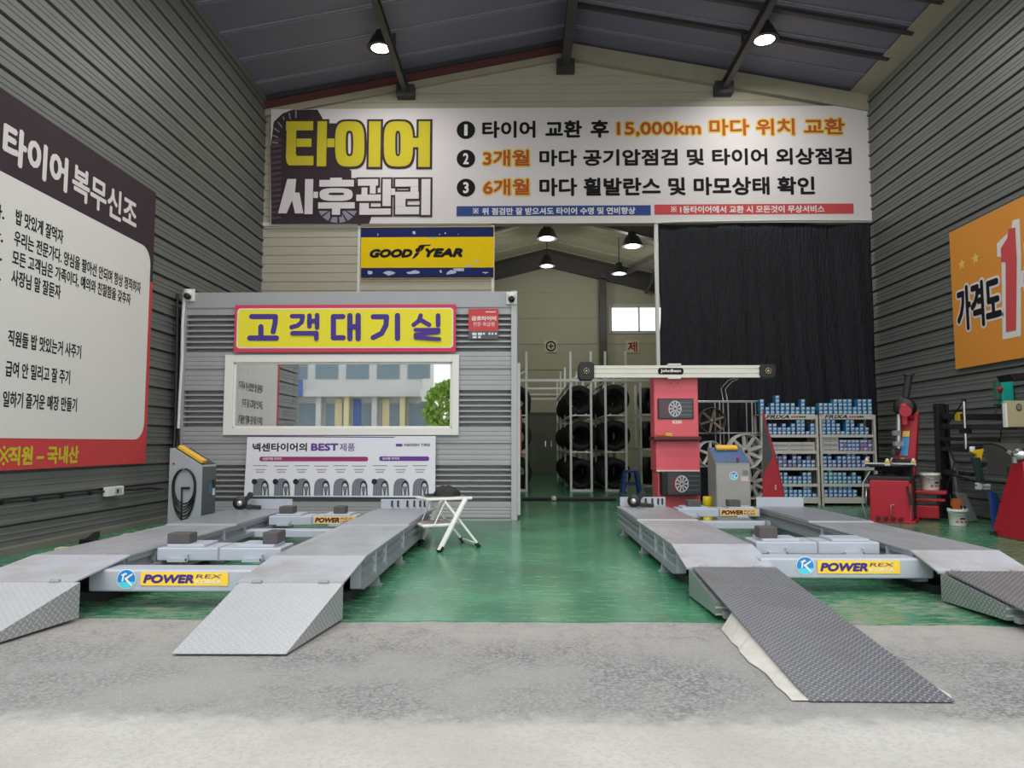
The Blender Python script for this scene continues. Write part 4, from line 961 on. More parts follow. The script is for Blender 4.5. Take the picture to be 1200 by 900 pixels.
# wheel clamps lying at the platform ends
def clamp(label, x, y, z, rz):
    t = thing('wheel_clamp', label, 'clamp', (x, y, z), rz, 'wheel clamps')
    mb = MB(); mb.lathe([(.02,-.03),(.072,-.03),(.078,-.02),(.078,.02),(.072,.03),(.02,.03)], (-.06,0,.079), 'y', 20); mb.build('target_disc', m_black, t, True)
    mb = MB(); mb.lathe([(.0,-.05),(.032,-.048),(.032,-.03)], (-.06,0,.079), 'y', 14); mb.build('hub', m_alu, t, True)
    mb = MB(); mb.bar((-.03,.0,.08), (.05,.02,.17), .05, .05); mb.bar((-.02,0,.04), (.17,.02,.025), .05, .045); mb.build('arm', m_black, t, True, bevel=.006)
    mb = MB(); mb.tube([(.05,-.03,.03), (.05,.05,.03)], .03, 12); mb.lathe([(.03,-.02),(.034,0),(.03,.03)], (.045,.02,.17), 'y', 12); mb.build('grip', m_dark, t, True)
p = gr(300, 594, DZ); clamp('black wheel clamp on the far end of the outer left platform', p.x + .03, 8.58, DZ + .001, .2)
p = gr(740, 590, DZ); clamp('black wheel clamp at the far end of the right lift below the blue stool', p.x, 8.95, DZ + .001, -.3)

# ------------------------------------------------------------------ control cabinets
def cabinet(label, loc, rz, w, dp, h0, h1, front_m, top_m):
    t = thing('control_cabinet', label, 'cabinet', loc, rz, 'lift control cabinets')
    P = [(-w/2, -dp/2, .0), (-w/2, dp/2, .0), (-w/2, dp/2, h1), (-w/2, dp/2 - .06, h1), (-w/2, -dp/2, h0)]
    mb = MB(); mb.prism(P[::-1], (w, 0, 0)); mb.build('body', front_m[0], t, True, bevel=.006)
    f = Face((0, -dp/2, 0), (1,0,0), (0,0,1)); mb = MB(); f.slab(mb, -w/2 + .01, .03, w/2 - .01, h0 - .02, 0, .006, 0); d_ = mb.build('door', front_m[1], t, True)
    sl_ = Vector((0, dp - .06, h1 - h0)).normalized(); L = Vector((0, dp - .06, h1 - h0)).length
    f2 = Face((0, -dp/2, h0), (1,0,0), sl_); mb = MB(); f2.slab(mb, -w/2 + .005, .01, w/2 - .005, L - .01, 0, .006, 0); pn = mb.build('control_panel', top_m, t, True)
    return t, f, f2, L, pn, d_
m_cab = mat('cabinet_light_grey', (160,164,168), .5, 0, .04, 4); m_cabd = mat('cabinet_door_grey', (84,90,92), .5, .1, .06, 5)
# left: stands against the wall, control side turned to the lift
CAB = (-3.93, 8.78, 0); rz = radians(86)
t, f, f2, L, pn, dd = cabinet('grey control cabinet with a coiled black cable on its side, by the left wall', CAB, rz, .34, .40, .80, 1.0, (m_cab, m_cabd), m_dark)
# its side face (towards the apron) carries the coil
mb = MB(); f2.slab(mb, -.165, .02, -.06, L - .02, .008, .055, 0); mb.build('beacon_strip', m_yellow, t, True, bevel=.012)
mb = MB(); f.slab(mb, -.02, .46, .05, .58, .006, .02, 0); f.slab(mb, .07, .53, .13, .62, .006, .02, 1); f.slab(mb, .08, .44, .13, .52, .006, .012, 2); mb.build('switch_block', [mat('switch_blue', (70,100,130), .5), m_black, m_white], dd, True)
sf = Face((-.17, 0, 0), (0,-1,0), (0,0,1))
mb = MB()
for k in range(6):
    r, dz = .125 - .004*(k % 3), .05*k*.55; pts = []
    for i in range(41):
        a = 2*pi*i/40; x_ = (r + .004*k)*cos(a); z_ = .56 + (.20 + (.03*k if sin(a) < 0 else 0))*sin(a) + (.0 if sin(a) > 0 else -dz*.2)
        pts.append(sf.p(x_ + .0, z_, .012 + .006*(k % 4)))
    mb.tube(pts, .0075, 6, cap=False)
mb.tube([sf.p(-.02, .54, .03), sf.p(-.02, .12, .02), sf.p(-.06, .04, .02), sf.p(-.15, .015, .03)], .009, 6); mb.tube([sf.p(-.03, .54, .025), sf.p(.07, .54, .025)], .013, 6)
mb.xf(Matrix.Translation(CAB) @ Matrix.Rotation(rz, 4, 'Z')); 
tag(mb.build('cable_coil', m_black), 'black cable coiled on a hook on the side of the left cabinet', 'cable')
mb = MB(); mb.tube([sf.p(0, .765, 0), sf.p(0, .765, .06)], .012, 8); mb.build('hook', m_alu, t, True)
mb = MB(); mb.lathe([(.012,0),(.012,.008),(0,.01)], (0,0,0), 'x', 10); mb.xf(Matrix.Translation((-.178, .14, .82)) @ Matrix.Rotation(pi, 4, 'Z')); mb.build('red_button', m_red, t, True)
# right: faces the apron
t, f, f2, L, pn, dd = cabinet('grey control cabinet with a dark blue sloping panel and yellow strip, by alloy wheels', (at(861,595,9.6).x, 9.85, 0), 0, .44, .42, .80, 1.0, (mat('cabinet_warm_grey', (140,138,134), .5, 0, .05, 3), mat('cabinet_front_grey', (156,154,150), .5, 0, .06, 2.5)), mat('worn_blue_panel', (44,82,128), .4, 0, .25, 30))
mb = MB(); f2.slab(mb, -.14, L - .10, .15, L - .01, .008, .05, 0); mb.build('beacon_strip', m_yellow, t, True, bevel=.012)
f_ = Face((0, -.216, 0), (1,0,0), (0,0,1)); mb = MB(); f_.disc(mb, .005, .64, .055, .055, .003, 2, 28); f_.disc(mb, .005, .64, .047, .047, .004, 0, 28); f_.disc(mb, .005, .64, .046, .046, .0045, 1, 20, radians(200), radians(345))
f_.poly(mb, [(-.028,.655),(-.005,.67),(-.008,.652),(-.016,.625),(-.026,.625)], .005, 2); f_.poly(mb, [(.03,.668),(.038,.66),(.012,.64),(.036,.612),(.028,.606),(-.006,.64)], .005, 2); mb.build('round_badge', [m_bl, m_cy, m_wink], dd, True)
mb = MB(); f_.rect(mb, .10, .57, .19, .63, .003, 0); f_.rect(mb, .12, .65, .19, .71, .003, 1); mb.build('sticker', [mat('sticker_pink', (208,180,178), .6), mat('sticker_grey', (120,118,114), .6)], dd, True)
mb = MB(); mb.tube([(.07,-.19,.84), (.07,-.20,.87)], .02, 10); mb.build('red_button', m_red, t, True)

# ------------------------------------------------------------------ folding step stool with a cap on it
t = thing('step_stool', 'white folding two-step stool standing beside the left lift', 'stool', (-.78, 7.7, 0))
FL, FR = (-.835, 7.30, 0), (-1.10, 7.86, 0); BR, BL = (-.46, 7.62, 0), (-.66, 8.05, 0)
A_, B_ = Vector((-.60, 7.62, .50)), Vector((-.86, 8.06, .50))
def limb(nm, a, b, w, hh=None):
    mb = MB(); mb.bar(a, b, w, hh or w, 0); o = mb.build(nm, m_white, t, bevel=.004); d = (Vector(b) - Vector(a)).normalized(); return o
for a, b in ((FL, A_), (FR, B_)):
    o = limb('leg', Vector(a) + Vector((0,0,.012)), b, .048, .026); d = (Vector(b) - Vector(a)).normalized()
    mb = MB(); mb.bar(Vector(a) + Vector((0,0,.006)), Vector(a) + d*.055 + Vector((0,0,.003)), .056, .034); mb.build('rubber_foot', m_rubber, o)
top_a, top_b = Vector((-.80, 7.50, .47)), Vector((-1.03, 7.93, .47))
for a, b in ((BR, top_a), (BL, top_b)):
    o = limb('leg', Vector(a) + Vector((0,0,.014)), b, .032, .024)
    mb = MB(); d = (Vector(b) - Vector(a)).normalized(); mb.bar(Vector(a) + Vector((0,0,.006)), Vector(a) + d*.06, .042, .036); mb.build('rubber_foot', m_rubber, o)
limb('cross_bar', Vector(BR) + Vector((-.01,0,.03)), Vector(BL) + Vector((-.01,0,.03)), .026)
limb('cross_bar', Vector(BR).lerp(top_a, .52), Vector(BL).lerp(top_b, .52), .024)
def tread(nm, c, ux, uy, hx, hy, th=.03):
    c = Vector(c); ux = Vector(ux).normalized(); uy = Vector(uy).normalized(); n_z = Vector((0,0,th)); mb = MB()
    q_ = [c - ux*hx - uy*hy, c + ux*hx - uy*hy, c + ux*hx + uy*hy, c - ux*hx + uy*hy]; mb.hexa(q_, [p + n_z for p in q_]); o = mb.build(nm, m_white, t, bevel=.012)
    mb = MB(); q2 = [c - ux*(hx-.025) - uy*(hy-.025), c + ux*(hx-.025) - uy*(hy-.025), c + ux*(hx-.025) + uy*(hy-.025), c - ux*(hx-.025) + uy*(hy-.025)]
    mb.hexa([p + n_z*.9 for p in q2], [p + n_z + Vector((0,0,.003)) for p in q2]); mb.build('mat', mat('stool_tread_mat', (140,130,122), .8, 0, .1, 30), o)
ux = Vector((.87, .42, 0)).normalized(); uy = Vector((-.42, .87, 0)).normalized()
tread('top_step', Vector((-.845, 7.78, .475)), ux, uy, .25, .19); tread('lower_step', Vector((-.95, 7.62, .225)), ux, uy, .16, .20)
for a, b in (((-1.075, 7.81, .24), (-1.0, 7.95, .48)), ((-.90, 7.40, .24), (-.80, 7.57, .48))): 
    mb = MB(); mb.tube([a, b], .006, 6); mb.build('stay_rod', m_white, t)
mb = MB(); cx, cy, cz = -.83, 7.80, .508; pts = []
nr, na = 6, 22; vs = []
for j in range(nr + 1):
    for i in range(na):
        a = 2*pi*i/na; r = sin(pi/2*(1 - j/nr)) if j < nr else .0; wob = 1 + .12*sin(3*a + j) + .06*sin(5*a)
        vs.append((cx + .13*r*wob*cos(a)*(1.1 if cos(a) > 0 else 1.0), cy + .105*r*wob*sin(a), cz + .10*(sin(pi/2*j/nr)**.8)*(1 + .15*sin(2*a)*(1 if 0 < j < nr else 0))))
mb.add(vs, [(j*na+i, j*na+(i+1)%na, (j+1)*na+(i+1)%na, (j+1)*na+i) for j in range(nr) for i in range(na)], 0, True)
cap = tag(mb.build('work_cap', mat('black_cloth', (40,40,42), .85, 0, .1, 20)), 'black crumpled cap resting on the white step stool', 'cap')
mb = MB(); pk = [(cx - .10, cy - .07), (cx - .13, cy - .10), (cx - .20, cy - .12), (cx - .21, cy - .04), (cx - .19, cy + .04), (cx - .12, cy + .07)]
mb.prism([(x, y, cz + .012) for x, y in pk], (0, 0, .008)); mb.build('brim', _M['black_cloth'], cap)
# wall socket and its cable on the left wall
p = wl(133, 575.5, XL + .06); t = thing('wall_socket', 'white surface socket box on the left corrugated wall', 'socket', (XL + .034, p.y, p.z - .06))
mb = MB(); mb.box(XL + .034, XL + .09, p.y - .18, p.y + .18, p.z - .055, p.z + .055); mb.build('box', m_white, t, bevel=.008)
mb = MB(); mb.box(XL + .09, XL + .094, p.y - .02, p.y + .12, p.z - .035, p.z + .035, 0); mb.box(XL+.094, XL+.096, p.y + .01, p.y + .05, p.z - .02, p.z + .02, 1); mb.build('socket_face', [mat('socket_grey', (180,180,176), .5), m_black], t)
mb = MB(); pts = [wl(-30, 592, XL + .05), wl(2, 589, XL + .05), wl(40, 585.5, XL + .045), wl(73, 581.5, XL + .05), wl(105, 578, XL + .045), wl(126, 575.5, XL + .05)]
mb.tube(pts, .012, 6); mb.tube([wl(140, 574, XL + .05), wl(160, 574, XL + .05), wl(174, 572, XL + .05), wl(190, 573, XL + .06)], .012, 6)
for q_ in pts[1:5]: mb.box(XL + .03, XL + .07, q_.y - .02, q_.y + .02, q_.z - .02, q_.z + .02)
tag(mb.build('power_cable', m_black), 'black cable clipped along the left wall to the white socket', 'cable')
# ------------------------------------------------------------------ wheel aligner tower with its long camera bar
YT = 11.0; ax = at(794, 595, YT).x
T = thing('wheel_aligner', 'tall red wheel aligner tower carrying a long white camera bar', 'wheel aligner', (ax, YT + .3, 0))
m_tower = mat('aligner_red', (232,98,110), .4, 0, .04, 3)
P = lambda u, v, Y=YT: at(u, v, Y)
def slab(name, u0, v0, u1, v1, dy0, dy1, m, parent=None, bevel=.01):
    a, b = P(u0, v1, YT + dy0), P(u1, v0, YT + dy0); mb = MB(); mb.box(a.x, b.x, YT + dy0, YT + dy1, max(0, a.z), b.z); return mb.build(name, m, parent or T, bevel=bevel)
slab('upper_cabinet', 767, 430, 817.5, 512.5, .0, .35, m_tower, bevel=.015)
slab('lower_cabinet', 769, 516, 820, 552, .02, .5, m_tower, bevel=.015)
slab('base', 772, 552, 820.5, 630, .05, .55, m_tower, bevel=.015)
slab('shelf_ledge', 766, 511.5, 822, 516, -.12, .3, mat('aligner_dark_red', (96,34,40), .5))
slab('white_lip', 769.5, 551, 820, 552.6, -.005, .05, m_white, bevel=0)
po = slab('upper_screen', 771, 467, 812.5, 491, -.02, .0, m_black, bevel=.004)
lo_ = slab('lower_screen', 776, 552.8, 821.5, 580.5, -.16, .04, m_black, bevel=.01)
def wheel_art(parent, u0, v0, u1, v1, d, cu, cv, r):
    s = back_sign(YT + d); mb = MB(); s.rect(mb, u0, v0, u1, v1, .002, 0); uu = u0 + (u1-u0)*.45
    s.poly(mb, [(u0+3, v1-3), (u0+3, v0+6), (uu, v0+3), (uu, v1-6)], .003, 1)
    for k in range(4): s.rect(mb, uu + 6, v0 + 3 + k*(v1-v0)/4.6, u1 - 1, v0 + 4.5 + k*(v1-v0)/4.6, .003, 4)
    s.ring(mb, (cu-r*.8, cu+r*.8), (cv-r, cv+r), (cu-r*.68, cu+r*.68), (cv-r*.87, cv+r*.87), .005, 3, p=2)
    for k in range(10):
        a = 2*pi*k/10; c_, e = cos(a), sin(a)
        s.poly(mb, [(cu+c_*1.5-e*.5, cv+e*1.5+c_*.5), (cu+r*.7*c_-e*.9, cv+r*.9*e+c_*.9), (cu+r*.7*c_+e*.9, cv+r*.9*e-c_*.9), (cu+c_*1.5+e*.5, cv+e*1.5-c_*.5)], .0055, 3)
    mb.build('screen_picture', [mat('screen_dark_grey', (66,68,72), .3), mat('screen_dull_red', (104,56,60), .3), m_black, mat('screen_silver', (196,198,202), .3), mat('screen_streak', (96,100,104), .3)], parent)
wheel_art(po, 772.5, 468, 811.5, 490, -.02, 791, 479, 9.5); wheel_art(lo_, 783, 554, 821, 579.5, -.16, 799, 567, 10)
mb = MB(); s = back_sign(YT - .002); s.text(mb, 'R200', 788, 492.6, 799, 496.6, .003, 0, off=.05); mb.build('lettering', m_wink, T)
mb = MB()
for u, v in ((786,449),(794.5,449)): s.disc(mb, u, v, .7, .003, 0, n=10)
mb.build('screw', m_black, T)
yb = YT - .14; a, b = P(690, 442.5, yb), P(891, 428, yb); hh = b.z - a.z
pr = [(0,0),(0,.25),(.016,.27),(.016,.34),(0,.36),(0,.64),(.016,.66),(.016,.73),(0,.75),(0,1)]
mb = MB(); Pp = [(a.x, yb + d, a.z + f_ * hh) for d, f_ in pr] + [(a.x, yb + .11, b.z), (a.x, yb + .11, a.z)]
mb.prism(Pp[::-1], (b.x - a.x, 0, 0)); bar = mb.build('camera_bar', mat('bar_cream_white', (232,230,218), .4, 0, .02, 4), T)
s = back_sign(yb); mb = MB(); rr2 = [s.px(786 + (12.4 if c_ > 0 else -12.4) + 2.6*c_, 435 + 3.9*e) for c_, e in ((cos(2*pi*k/24), sin(2*pi*k/24)) for k in range(24))]
s.face.poly(mb, rr2[::-1], .004, 0); s.text(mb, 'JohnBean', 774, 432.6, 798, 437.4, .006, 1, off=.05); mb.build('maker_badge', [m_ink, m_wink], bar)
mb = MB(); q_ = P(786, 428, yb)
for u0, u1, v0, v1 in ((783,798,426,428.4),(783,798,442,444)): 
    a2, b2 = P(u0, v1, yb), P(u1, v0, yb); mb.box(a2.x, b2.x, yb - .01, yb + .13, a2.z, b2.z)
mb.build('clamp_strap', m_white, bar, bevel=.004)
mb = MB(); a2, b2 = P(780, 440, yb), P(802, 430, yb); mb.box(a2.x, b2.x, yb + .1, YT + .05, a2.z, b2.z); mb.build('bar_carriage', m_dark, T)
for u0, u1, v0, v1 in ((678,696,424.5,445.5), (890,908,427,443)):
    a2, b2 = P(u0, v1, yb), P(u1, v0, yb); xm, zm = (a2.x+b2.x)/2, (a2.z+b2.z)/2; w, h_ = (b2.x-a2.x)/2, (b2.z-a2.z)/2
    mb = MB(); oct_ = [(-1,-.6),(-.8,-1),(.75,-1),(.85,-.8),(1,-.8),(1,.8),(.85,.8),(.75,1),(-.8,1),(-1,.6)]
    mb.prism([(xm + x*w, yb - .04, zm + z*h_) for x, z in oct_][::-1], (0, .2, 0)); pd = mb.build('camera_pod', m_black, bar, bevel=.008)
    mb = MB(); mb.lathe([(.045,0),(.045,-.012),(.03,-.016),(.028,-.01),(0,-.01)], (xm, yb - .04, zm), 'y', 18); lens = mb.build('camera_lens', m_black, pd)
    mb = MB()
    for k in range(8): t = 2*pi*k/8; mb.lathe([(.009,0),(.009,-.006),(0,-.009)], (xm + .038*cos(t), yb - .054, zm + .038*sin(t)), 'y', 8)
    mb.lathe([(.016,0),(.016,-.006),(0,-.009)], (xm, yb - .05, zm), 'y', 8); mb.build('lamp_ring', mat('ir_led_cream', (222,206,168), .3), lens)
t = thing('hand_tool', 'small orange-handled tool on the red tower ledge', 'tool', (P(777, 511, YT - .08).x, YT - .1, P(777, 511.4, YT - .1).z))
mb = MB(); mb.bar((-.11,0,.03), (.03,0,.03), .045, .035); mb.build('handle', mat('tool_orange', (228,110,48), .5), t, True, bevel=.01)
mb = MB(); mb.bar((.03,0,.03), (.13,.0,.025), .03, .05); mb.build('head', m_yellow, t, True, bevel=.006)
# yellow canister between tower and cabinet
p = at(829.5, 600, 9.9); t = thing('yellow_canister', 'small yellow canister standing between the red tower and grey cabinet', 'canister', (p.x, 9.9, 0))
mb = MB(); mb.lathe([(.075,0),(.075,.02),(.062,.03),(.062,.2),(.05,.215),(.05,.235),(.062,.245),(.062,.345),(.055,.36),(0,.36)], (0,0,0), n=20); mb.build('body', mat('canister_yellow', (226,196,20), .4), t, True)
mb = MB(); mb.bar((.05,-.02,.17), (.12,-.03,.10), .03); mb.build('valve', m_yellow, t, True); mb = MB(); mb.tube([(.11,-.04,.02),(.11,-.04,.12)], .02, 8); mb.build('outlet', m_red, t, True)

# ------------------------------------------------------------------ wheel display rack with alloy wheels
YW = 13.0; t = thing('wheel_rack', 'thin wire display rack for alloy wheels before the black net', 'rack', (at(856, 592, YW).x, YW, 0)); zt = at(850, 470, YW).z
X_ = lambda u: at(u, 530, YW).x; Z_ = lambda v: at(850, v, YW).z
for u in (815, 844.5, 854.5, 882.5, 893.5):
    mb = MB(); mb.tube([(X_(u), YW, 0), (X_(u), YW, zt)], .013 if u != 893.5 else .02, 6); mb.tube([(X_(u), YW + .32, 0), (X_(u), YW + .32, zt)], .011, 6); mb.build('upright', m_alu, t)
for v in (470, 507.5, 547):
    for dy in (0, .32):
        mb = MB(); mb.tube([(X_(815), YW + dy, Z_(v)), (X_(894), YW + dy, Z_(v))], .012, 6); mb.build('rail', m_alu, t)
    for u in (815, 893.5):
        mb = MB(); mb.tube([(X_(u), YW, Z_(v)), (X_(u), YW + .32, Z_(v))], .012, 6); mb.build('rail', m_alu, t)
mb = MB(); mb.tube([at(848,472,YW), at(845,455,YW+.1), at(853,446,YW+.2), at(862,443,YW+.3)], .007, 6); mb.tube([at(853,472,YW), at(850,456,YW+.1), at(857,448,YW+.2), at(865,444,YW+.3)], .007, 6)
tag(mb.build('hanging_wire', m_alu), 'two pale curved wires rising above the wheel rack', 'wire')
m_rim = mat('silver_alloy', (232,230,226), .3, .1, .03, 6); m_bronze = mat('dark_bronze_alloy', (112,98,82), .32, .4, .05, 6); m_rimd = mat('rim_barrel_dark', (52,52,54), .4, .6, .05)
def alloy(label, u, v, r, n, m, rz=0., Y=YW - .06, two=False):
    p = at(u, v, Y); t = thing('alloy_wheel', label, 'wheel', (p.x, Y, p.z - r), rz, 'alloy wheels on the rack')
    mb = MB(); mb.lathe([(r,-.09),(r*.985,-.105),(r*.95,-.10),(r*.93,-.085),(r*.89,-.05),(r*.86,.06),(r*.93,.09),(r*.97,.10),(r,.095),(r*.92,.06),(r*.90,-.04),(r*.96,-.08)], (0,0,r), 'y', 36, closed=True); mb.build('rim', m, t, True)
    for k in range(n):
        a = 2*pi*k/n + .3; d = Vector((cos(a), 0, sin(a))); e = Vector((-sin(a), 0, cos(a))); mb = MB()
        for (o_,) in (((-.028,),(.028,)) if two else ((0,),)):
            c0 = Vector((0,0,r)) + d*r*.12 + e*o_*.5; c1 = Vector((0,0,r)) + d*r*.92 + e*o_*2.2; w0, w1 = (.016,.014) if two else (r*.13, r*.10); dy0, dy1 = -.055, -.075
            q0 = [c0 - e*w0 + Vector((0,dy0+.03,0)), c0 + e*w0 + Vector((0,dy0+.03,0)), c0 + e*w0*.7 + Vector((0,dy0,0)), c0 - e*w0*.7 + Vector((0,dy0,0))]
            q1 = [c1 - e*w1 + Vector((0,dy1+.03,0)), c1 + e*w1 + Vector((0,dy1+.03,0)), c1 + e*w1*.7 + Vector((0,dy1,0)), c1 - e*w1*.7 + Vector((0,dy1,0))]
            mb.hexa(q0, q1)
        mb.build('spoke', m, t, True)
    mb = MB(); mb.lathe([(r*.2,-.02),(r*.2,-.05),(r*.16,-.062),(0,-.06)], (0,0,r), 'y', 18); hb = mb.build('hub', m, t, True)
    mb = MB(); mb.lathe([(r*.09,-.058),(r*.09,-.068),(0,-.07)], (0,0,r), 'y', 14); mb.build('hub_cap', m_rimd if m is m_rim else m_alu, hb, True)
    mb = MB()
    for k in range(5): a = 2*pi*k/5; mb.lathe([(r*.025,-.05),(r*.025,-.068),(0,-.07)], (r*.135*cos(a),0,r + r*.135*sin(a)), 'y', 6)
    mb.build('wheel_nut', m_chrome, hb, True); return t
r1 = 15.2 * YW / F
alloy('dark bronze six-spoke alloy wheel on the top rail of the wheel rack', 833.5, 493, r1, 6, m_bronze)
alloy('silver five-spoke alloy wheel on the middle rail behind the cabinet', 831, 532, r1, 5, m_rim, .15, YW - .05)
alloy('largest silver alloy wheel, fan of bright spokes above the cabinet corner', 872.5, 529, 20.2 * YW / F, 9, m_rim, .12, YW - .12)
alloy('silver alloy wheel half hidden low between the cabinet and red wedge', 879, 566, 18.5 * YW / F, 9, m_rim, .1, YW - .1)
# tapering red cabinet beside the shelves
Y0 = 11.9; t = thing('tapered_cabinet', 'tall tapering red cabinet with dark grey upper corner, before the parts shelves', 'machine', (at(905, 600, Y0).x, Y0, 0))
P0 = [at(893.5, 478, Y0), at(899, 500, Y0), at(909, 535, Y0), at(923, 598, Y0), at(893.5, 598, Y0)]; P0[3].z = 0; P0[4].z = 0
mb = MB(); mb.prism([tuple(p) for p in P0][::-1], (.11, .3, 0)); mb.build('body', m_red, t, bevel=.008)
mb = MB(); Q = [at(893.6, 486, Y0 - .006), at(897.5, 500, Y0 - .006), at(906, 535, Y0 - .006), at(898.5, 547, Y0 - .006), at(893.6, 562, Y0 - .006)]; mb.prism([tuple(p) for p in Q][::-1], (0, .008, 0)); mb.build('grey_panel', mat('charcoal_panel', (74,74,76), .5), t)
mb = MB(); a, b = at(908, 568, Y0), at(909.5, 574, Y0); mb.box(a.x, b.x, Y0 - .01, Y0 + .005, b.z, a.z); mb.build('pull_tab', m_alu, t)

# ------------------------------------------------------------------ brake-part shelves
YSH = 12.85; m_sh = mat('shelf_cream_paint', (214,210,198), .45, 0, .03, 5)
def shelf(name_words, u0, u1):
    x0, x1 = at(u0, 585, YSH).x, at(u1, 585, YSH).x; D = .42
    t = thing('parts_shelf', f'{name_words} cream steel shelf unit with black header lettering and blue boxes', 'shelf', ((x0+x1)/2, YSH, 0), 0, 'parts shelves')
    lv = [at(930, v, YSH).z for v in (583, 567.2, 548, 528.7, 509.5)]; zt = at(930, 485.5, YSH).z; zh = at(930, 491.5, YSH).z
    for x in (x0, x1 - .05):
        for y in (YSH, YSH + D - .05):
            mb = MB(); mb.box(x, x + .05, y, y + .006, 0, zt); mb.box(x, x + .006, y, y + .05, 0, zt); 
            if y == YSH: mb.box(x + .044, x + .05, y, y + .03, 0, zt)
            mb.build('post', m_sh, t)
    mb = MB(); mb.box(x0 + .05, x1 - .05, YSH - .004, YSH + .02, zh, zt); hd = mb.build('header', m_sh, t)
    mb = MB(); mb.box(x0, x1, YSH, YSH + D, zt - .012, zt); mb.build('top_tray', m_sh, t)
    f = Face((0, YSH - .006, 0), (1,0,0), (0,0,1)); mb = MB(); w = x1 - x0
    f.text(mb, 'FRIXA', x0 + .1*w, zh + .015, x0 + .50*w, zt - .01, .002, 0, off=.03, shear=.25)
    for k in range(3): f.rect(mb, x0 + (.53 + .045*k)*w, zh + .03, x0 + (.565 + .045*k)*w, zt - .03, .002, 1)
    for k in range(3): f.rect(mb, x0 + (.67 + .04*k)*w, zh + .03, x0 + (.70 + .04*k)*w, zt - .03, .002, 0)
    mb.build('lettering', [m_ink, P_redp], hd)
    for z in lv:
        mb = MB(); mb.box(x0, x1, YSH, YSH + D, z - .012, z); mb.box(x0 + .03, x1 - .03, YSH - .002, YSH + .012, z - .045, z + .002); mb.build('shelf_board', m_sh, t)
    mb = MB(); mb.box(x0 + .05, x1 - .05, YSH, YSH + .02, .04, .09); mb.build('kick_rail', m_sh, t)
    return x0, x1, lv, zt
SA = shelf('left', 893.5, 962); SB = shelf('right', 962.8, 1030)
m_cart = [mat('carton_blue', (44,136,200), .55, 0, .08, 9), mat('carton_navy', (70,108,176), .55, 0, .08, 9), mat('carton_teal', (52,150,184), .55, 0, .08, 9)]
m_lab = mat('carton_label_white', (216,228,234), .6, 0, .03); m_lab2 = mat('carton_label_pink', (206,150,158), .6, 0, .05)
BW, BH, BD = .0715, .066, .13
PRO = []
for k, (mc, ml) in enumerate(((0, m_lab), (1, m_lab), (2, m_lab), (1, m_lab2))):
    mb = MB(); w, h_ = BW*.94, BH*.96; mb.box(-w/2, w/2, 0, BD, 0, h_, 0)
    f = Face((0,0,0), (1,0,0), (0,0,1)); f.rect(mb, -w*.36, h_*.36, w*.42, h_*.86, .0015, 1); f.rect(mb, -w*.44, h_*.1, w*.1, h_*.22, .0015, 1)
    ob = mb.build('parts_box', [m_cart[mc], ml], None, True); PRO.append(ob)
ORD = ['bottom', 'second', 'third', 'fourth', 'fifth', 'sixth']; COLN = ['first', 'second', 'third', 'fourth', 'fifth', 'sixth', 'seventh', 'eighth', 'ninth', 'tenth', 'eleventh', 'twelfth']
rb = random.Random(8); nbox = 0
def stacks(unit, tier_words, z, x0, cols, pitch=BW + .003, kinds=(0, 1), group=None):
    global nbox
    for c_, n in enumerate(cols):
        dx = rb.uniform(-.004, .004); dyy = rb.uniform(0, .02)
        for r_ in range(n):
            src = PRO[rb.choice(kinds)]; o = src.copy(); COL.objects.link(o)
            o.location = (x0 + c_*pitch + pitch/2 + dx + rb.uniform(-.002,.002), YSH + .03 + dyy + rb.uniform(-.006,.006), z + .001 + r_*BH)
            o.rotation_euler.z = rb.uniform(-.03, .03)
            lv = 'bottom in' if r_ == 0 else ORD[r_] + ' up'
            tag(o, f'blue box {lv} the {COLN[c_]} stack {tier_words} of the {unit} parts shelf', 'box', f'blue boxes {tier_words} of the {unit} parts shelf'); nbox += 1
# survey of how high each little stack stands
x0, x1, lv, zt = SA
p12 = (x1 - x0 - .02) / 12
stacks('left', 'on the top', zt, x0 + .01, [4,2,3,5,3,3,3,2,4,2,2,0][:11], p12 + .006, (0, 0, 2))
for z, cols, kinds, tw in ((lv[4], [3,3,3,2,3,2,3,4,4,1,3], (0,0,1), 'on the upper tier'), (lv[2], [3,3,4,3,4,2,4,3,2,3,2], (1,1,3,0), 'on the middle tier'),
                       (lv[1], [2,2,2,3,3,2,2,2,3,3], (2,2,1), 'on the lower tier'), (lv[0], [1,2,2,2,3,3,2,2,3,3,1], (0,), 'on the lowest tier')):
    stacks('left', tw, z, x0 + .055, cols, (x1 - x0 - .11) / 11, kinds)
x0, x1, lv, zt = SB
stacks('right', 'on the top', zt, x0 + .01, [3,3,3,4,4,4,4,2,4,4,4], (x1 - x0 - .05) / 11, (0, 0, 2))
for z, cols, kinds, tw, xo in ((lv[4], [4,4,4,3,1,4,4,2,3,2], (0,0,1), 'on the upper tier', 0), (lv[3], [3,3,3,3,3,3,4,3], (1,1,3), 'on the second tier', .29), (lv[2], [3,4,2,3,3,4,4,3,2,3], (1,1,0), 'on the middle tier', 0),
                       (lv[1], [3,4,3,3,3,2,3,2], (2,2,1), 'on the lower tier', 0), (lv[0], [2,3,3,3,3,3,2], (0,0,1), 'on the lowest tier', 0)):
    stacks('right', tw, z, x0 + .055 + xo, cols, (x1 - x0 - .11) / 10.6 if not xo else (x1 - x0 - .12 - xo) / 8, kinds)
for o in PRO: bpy.data.objects.remove(o)
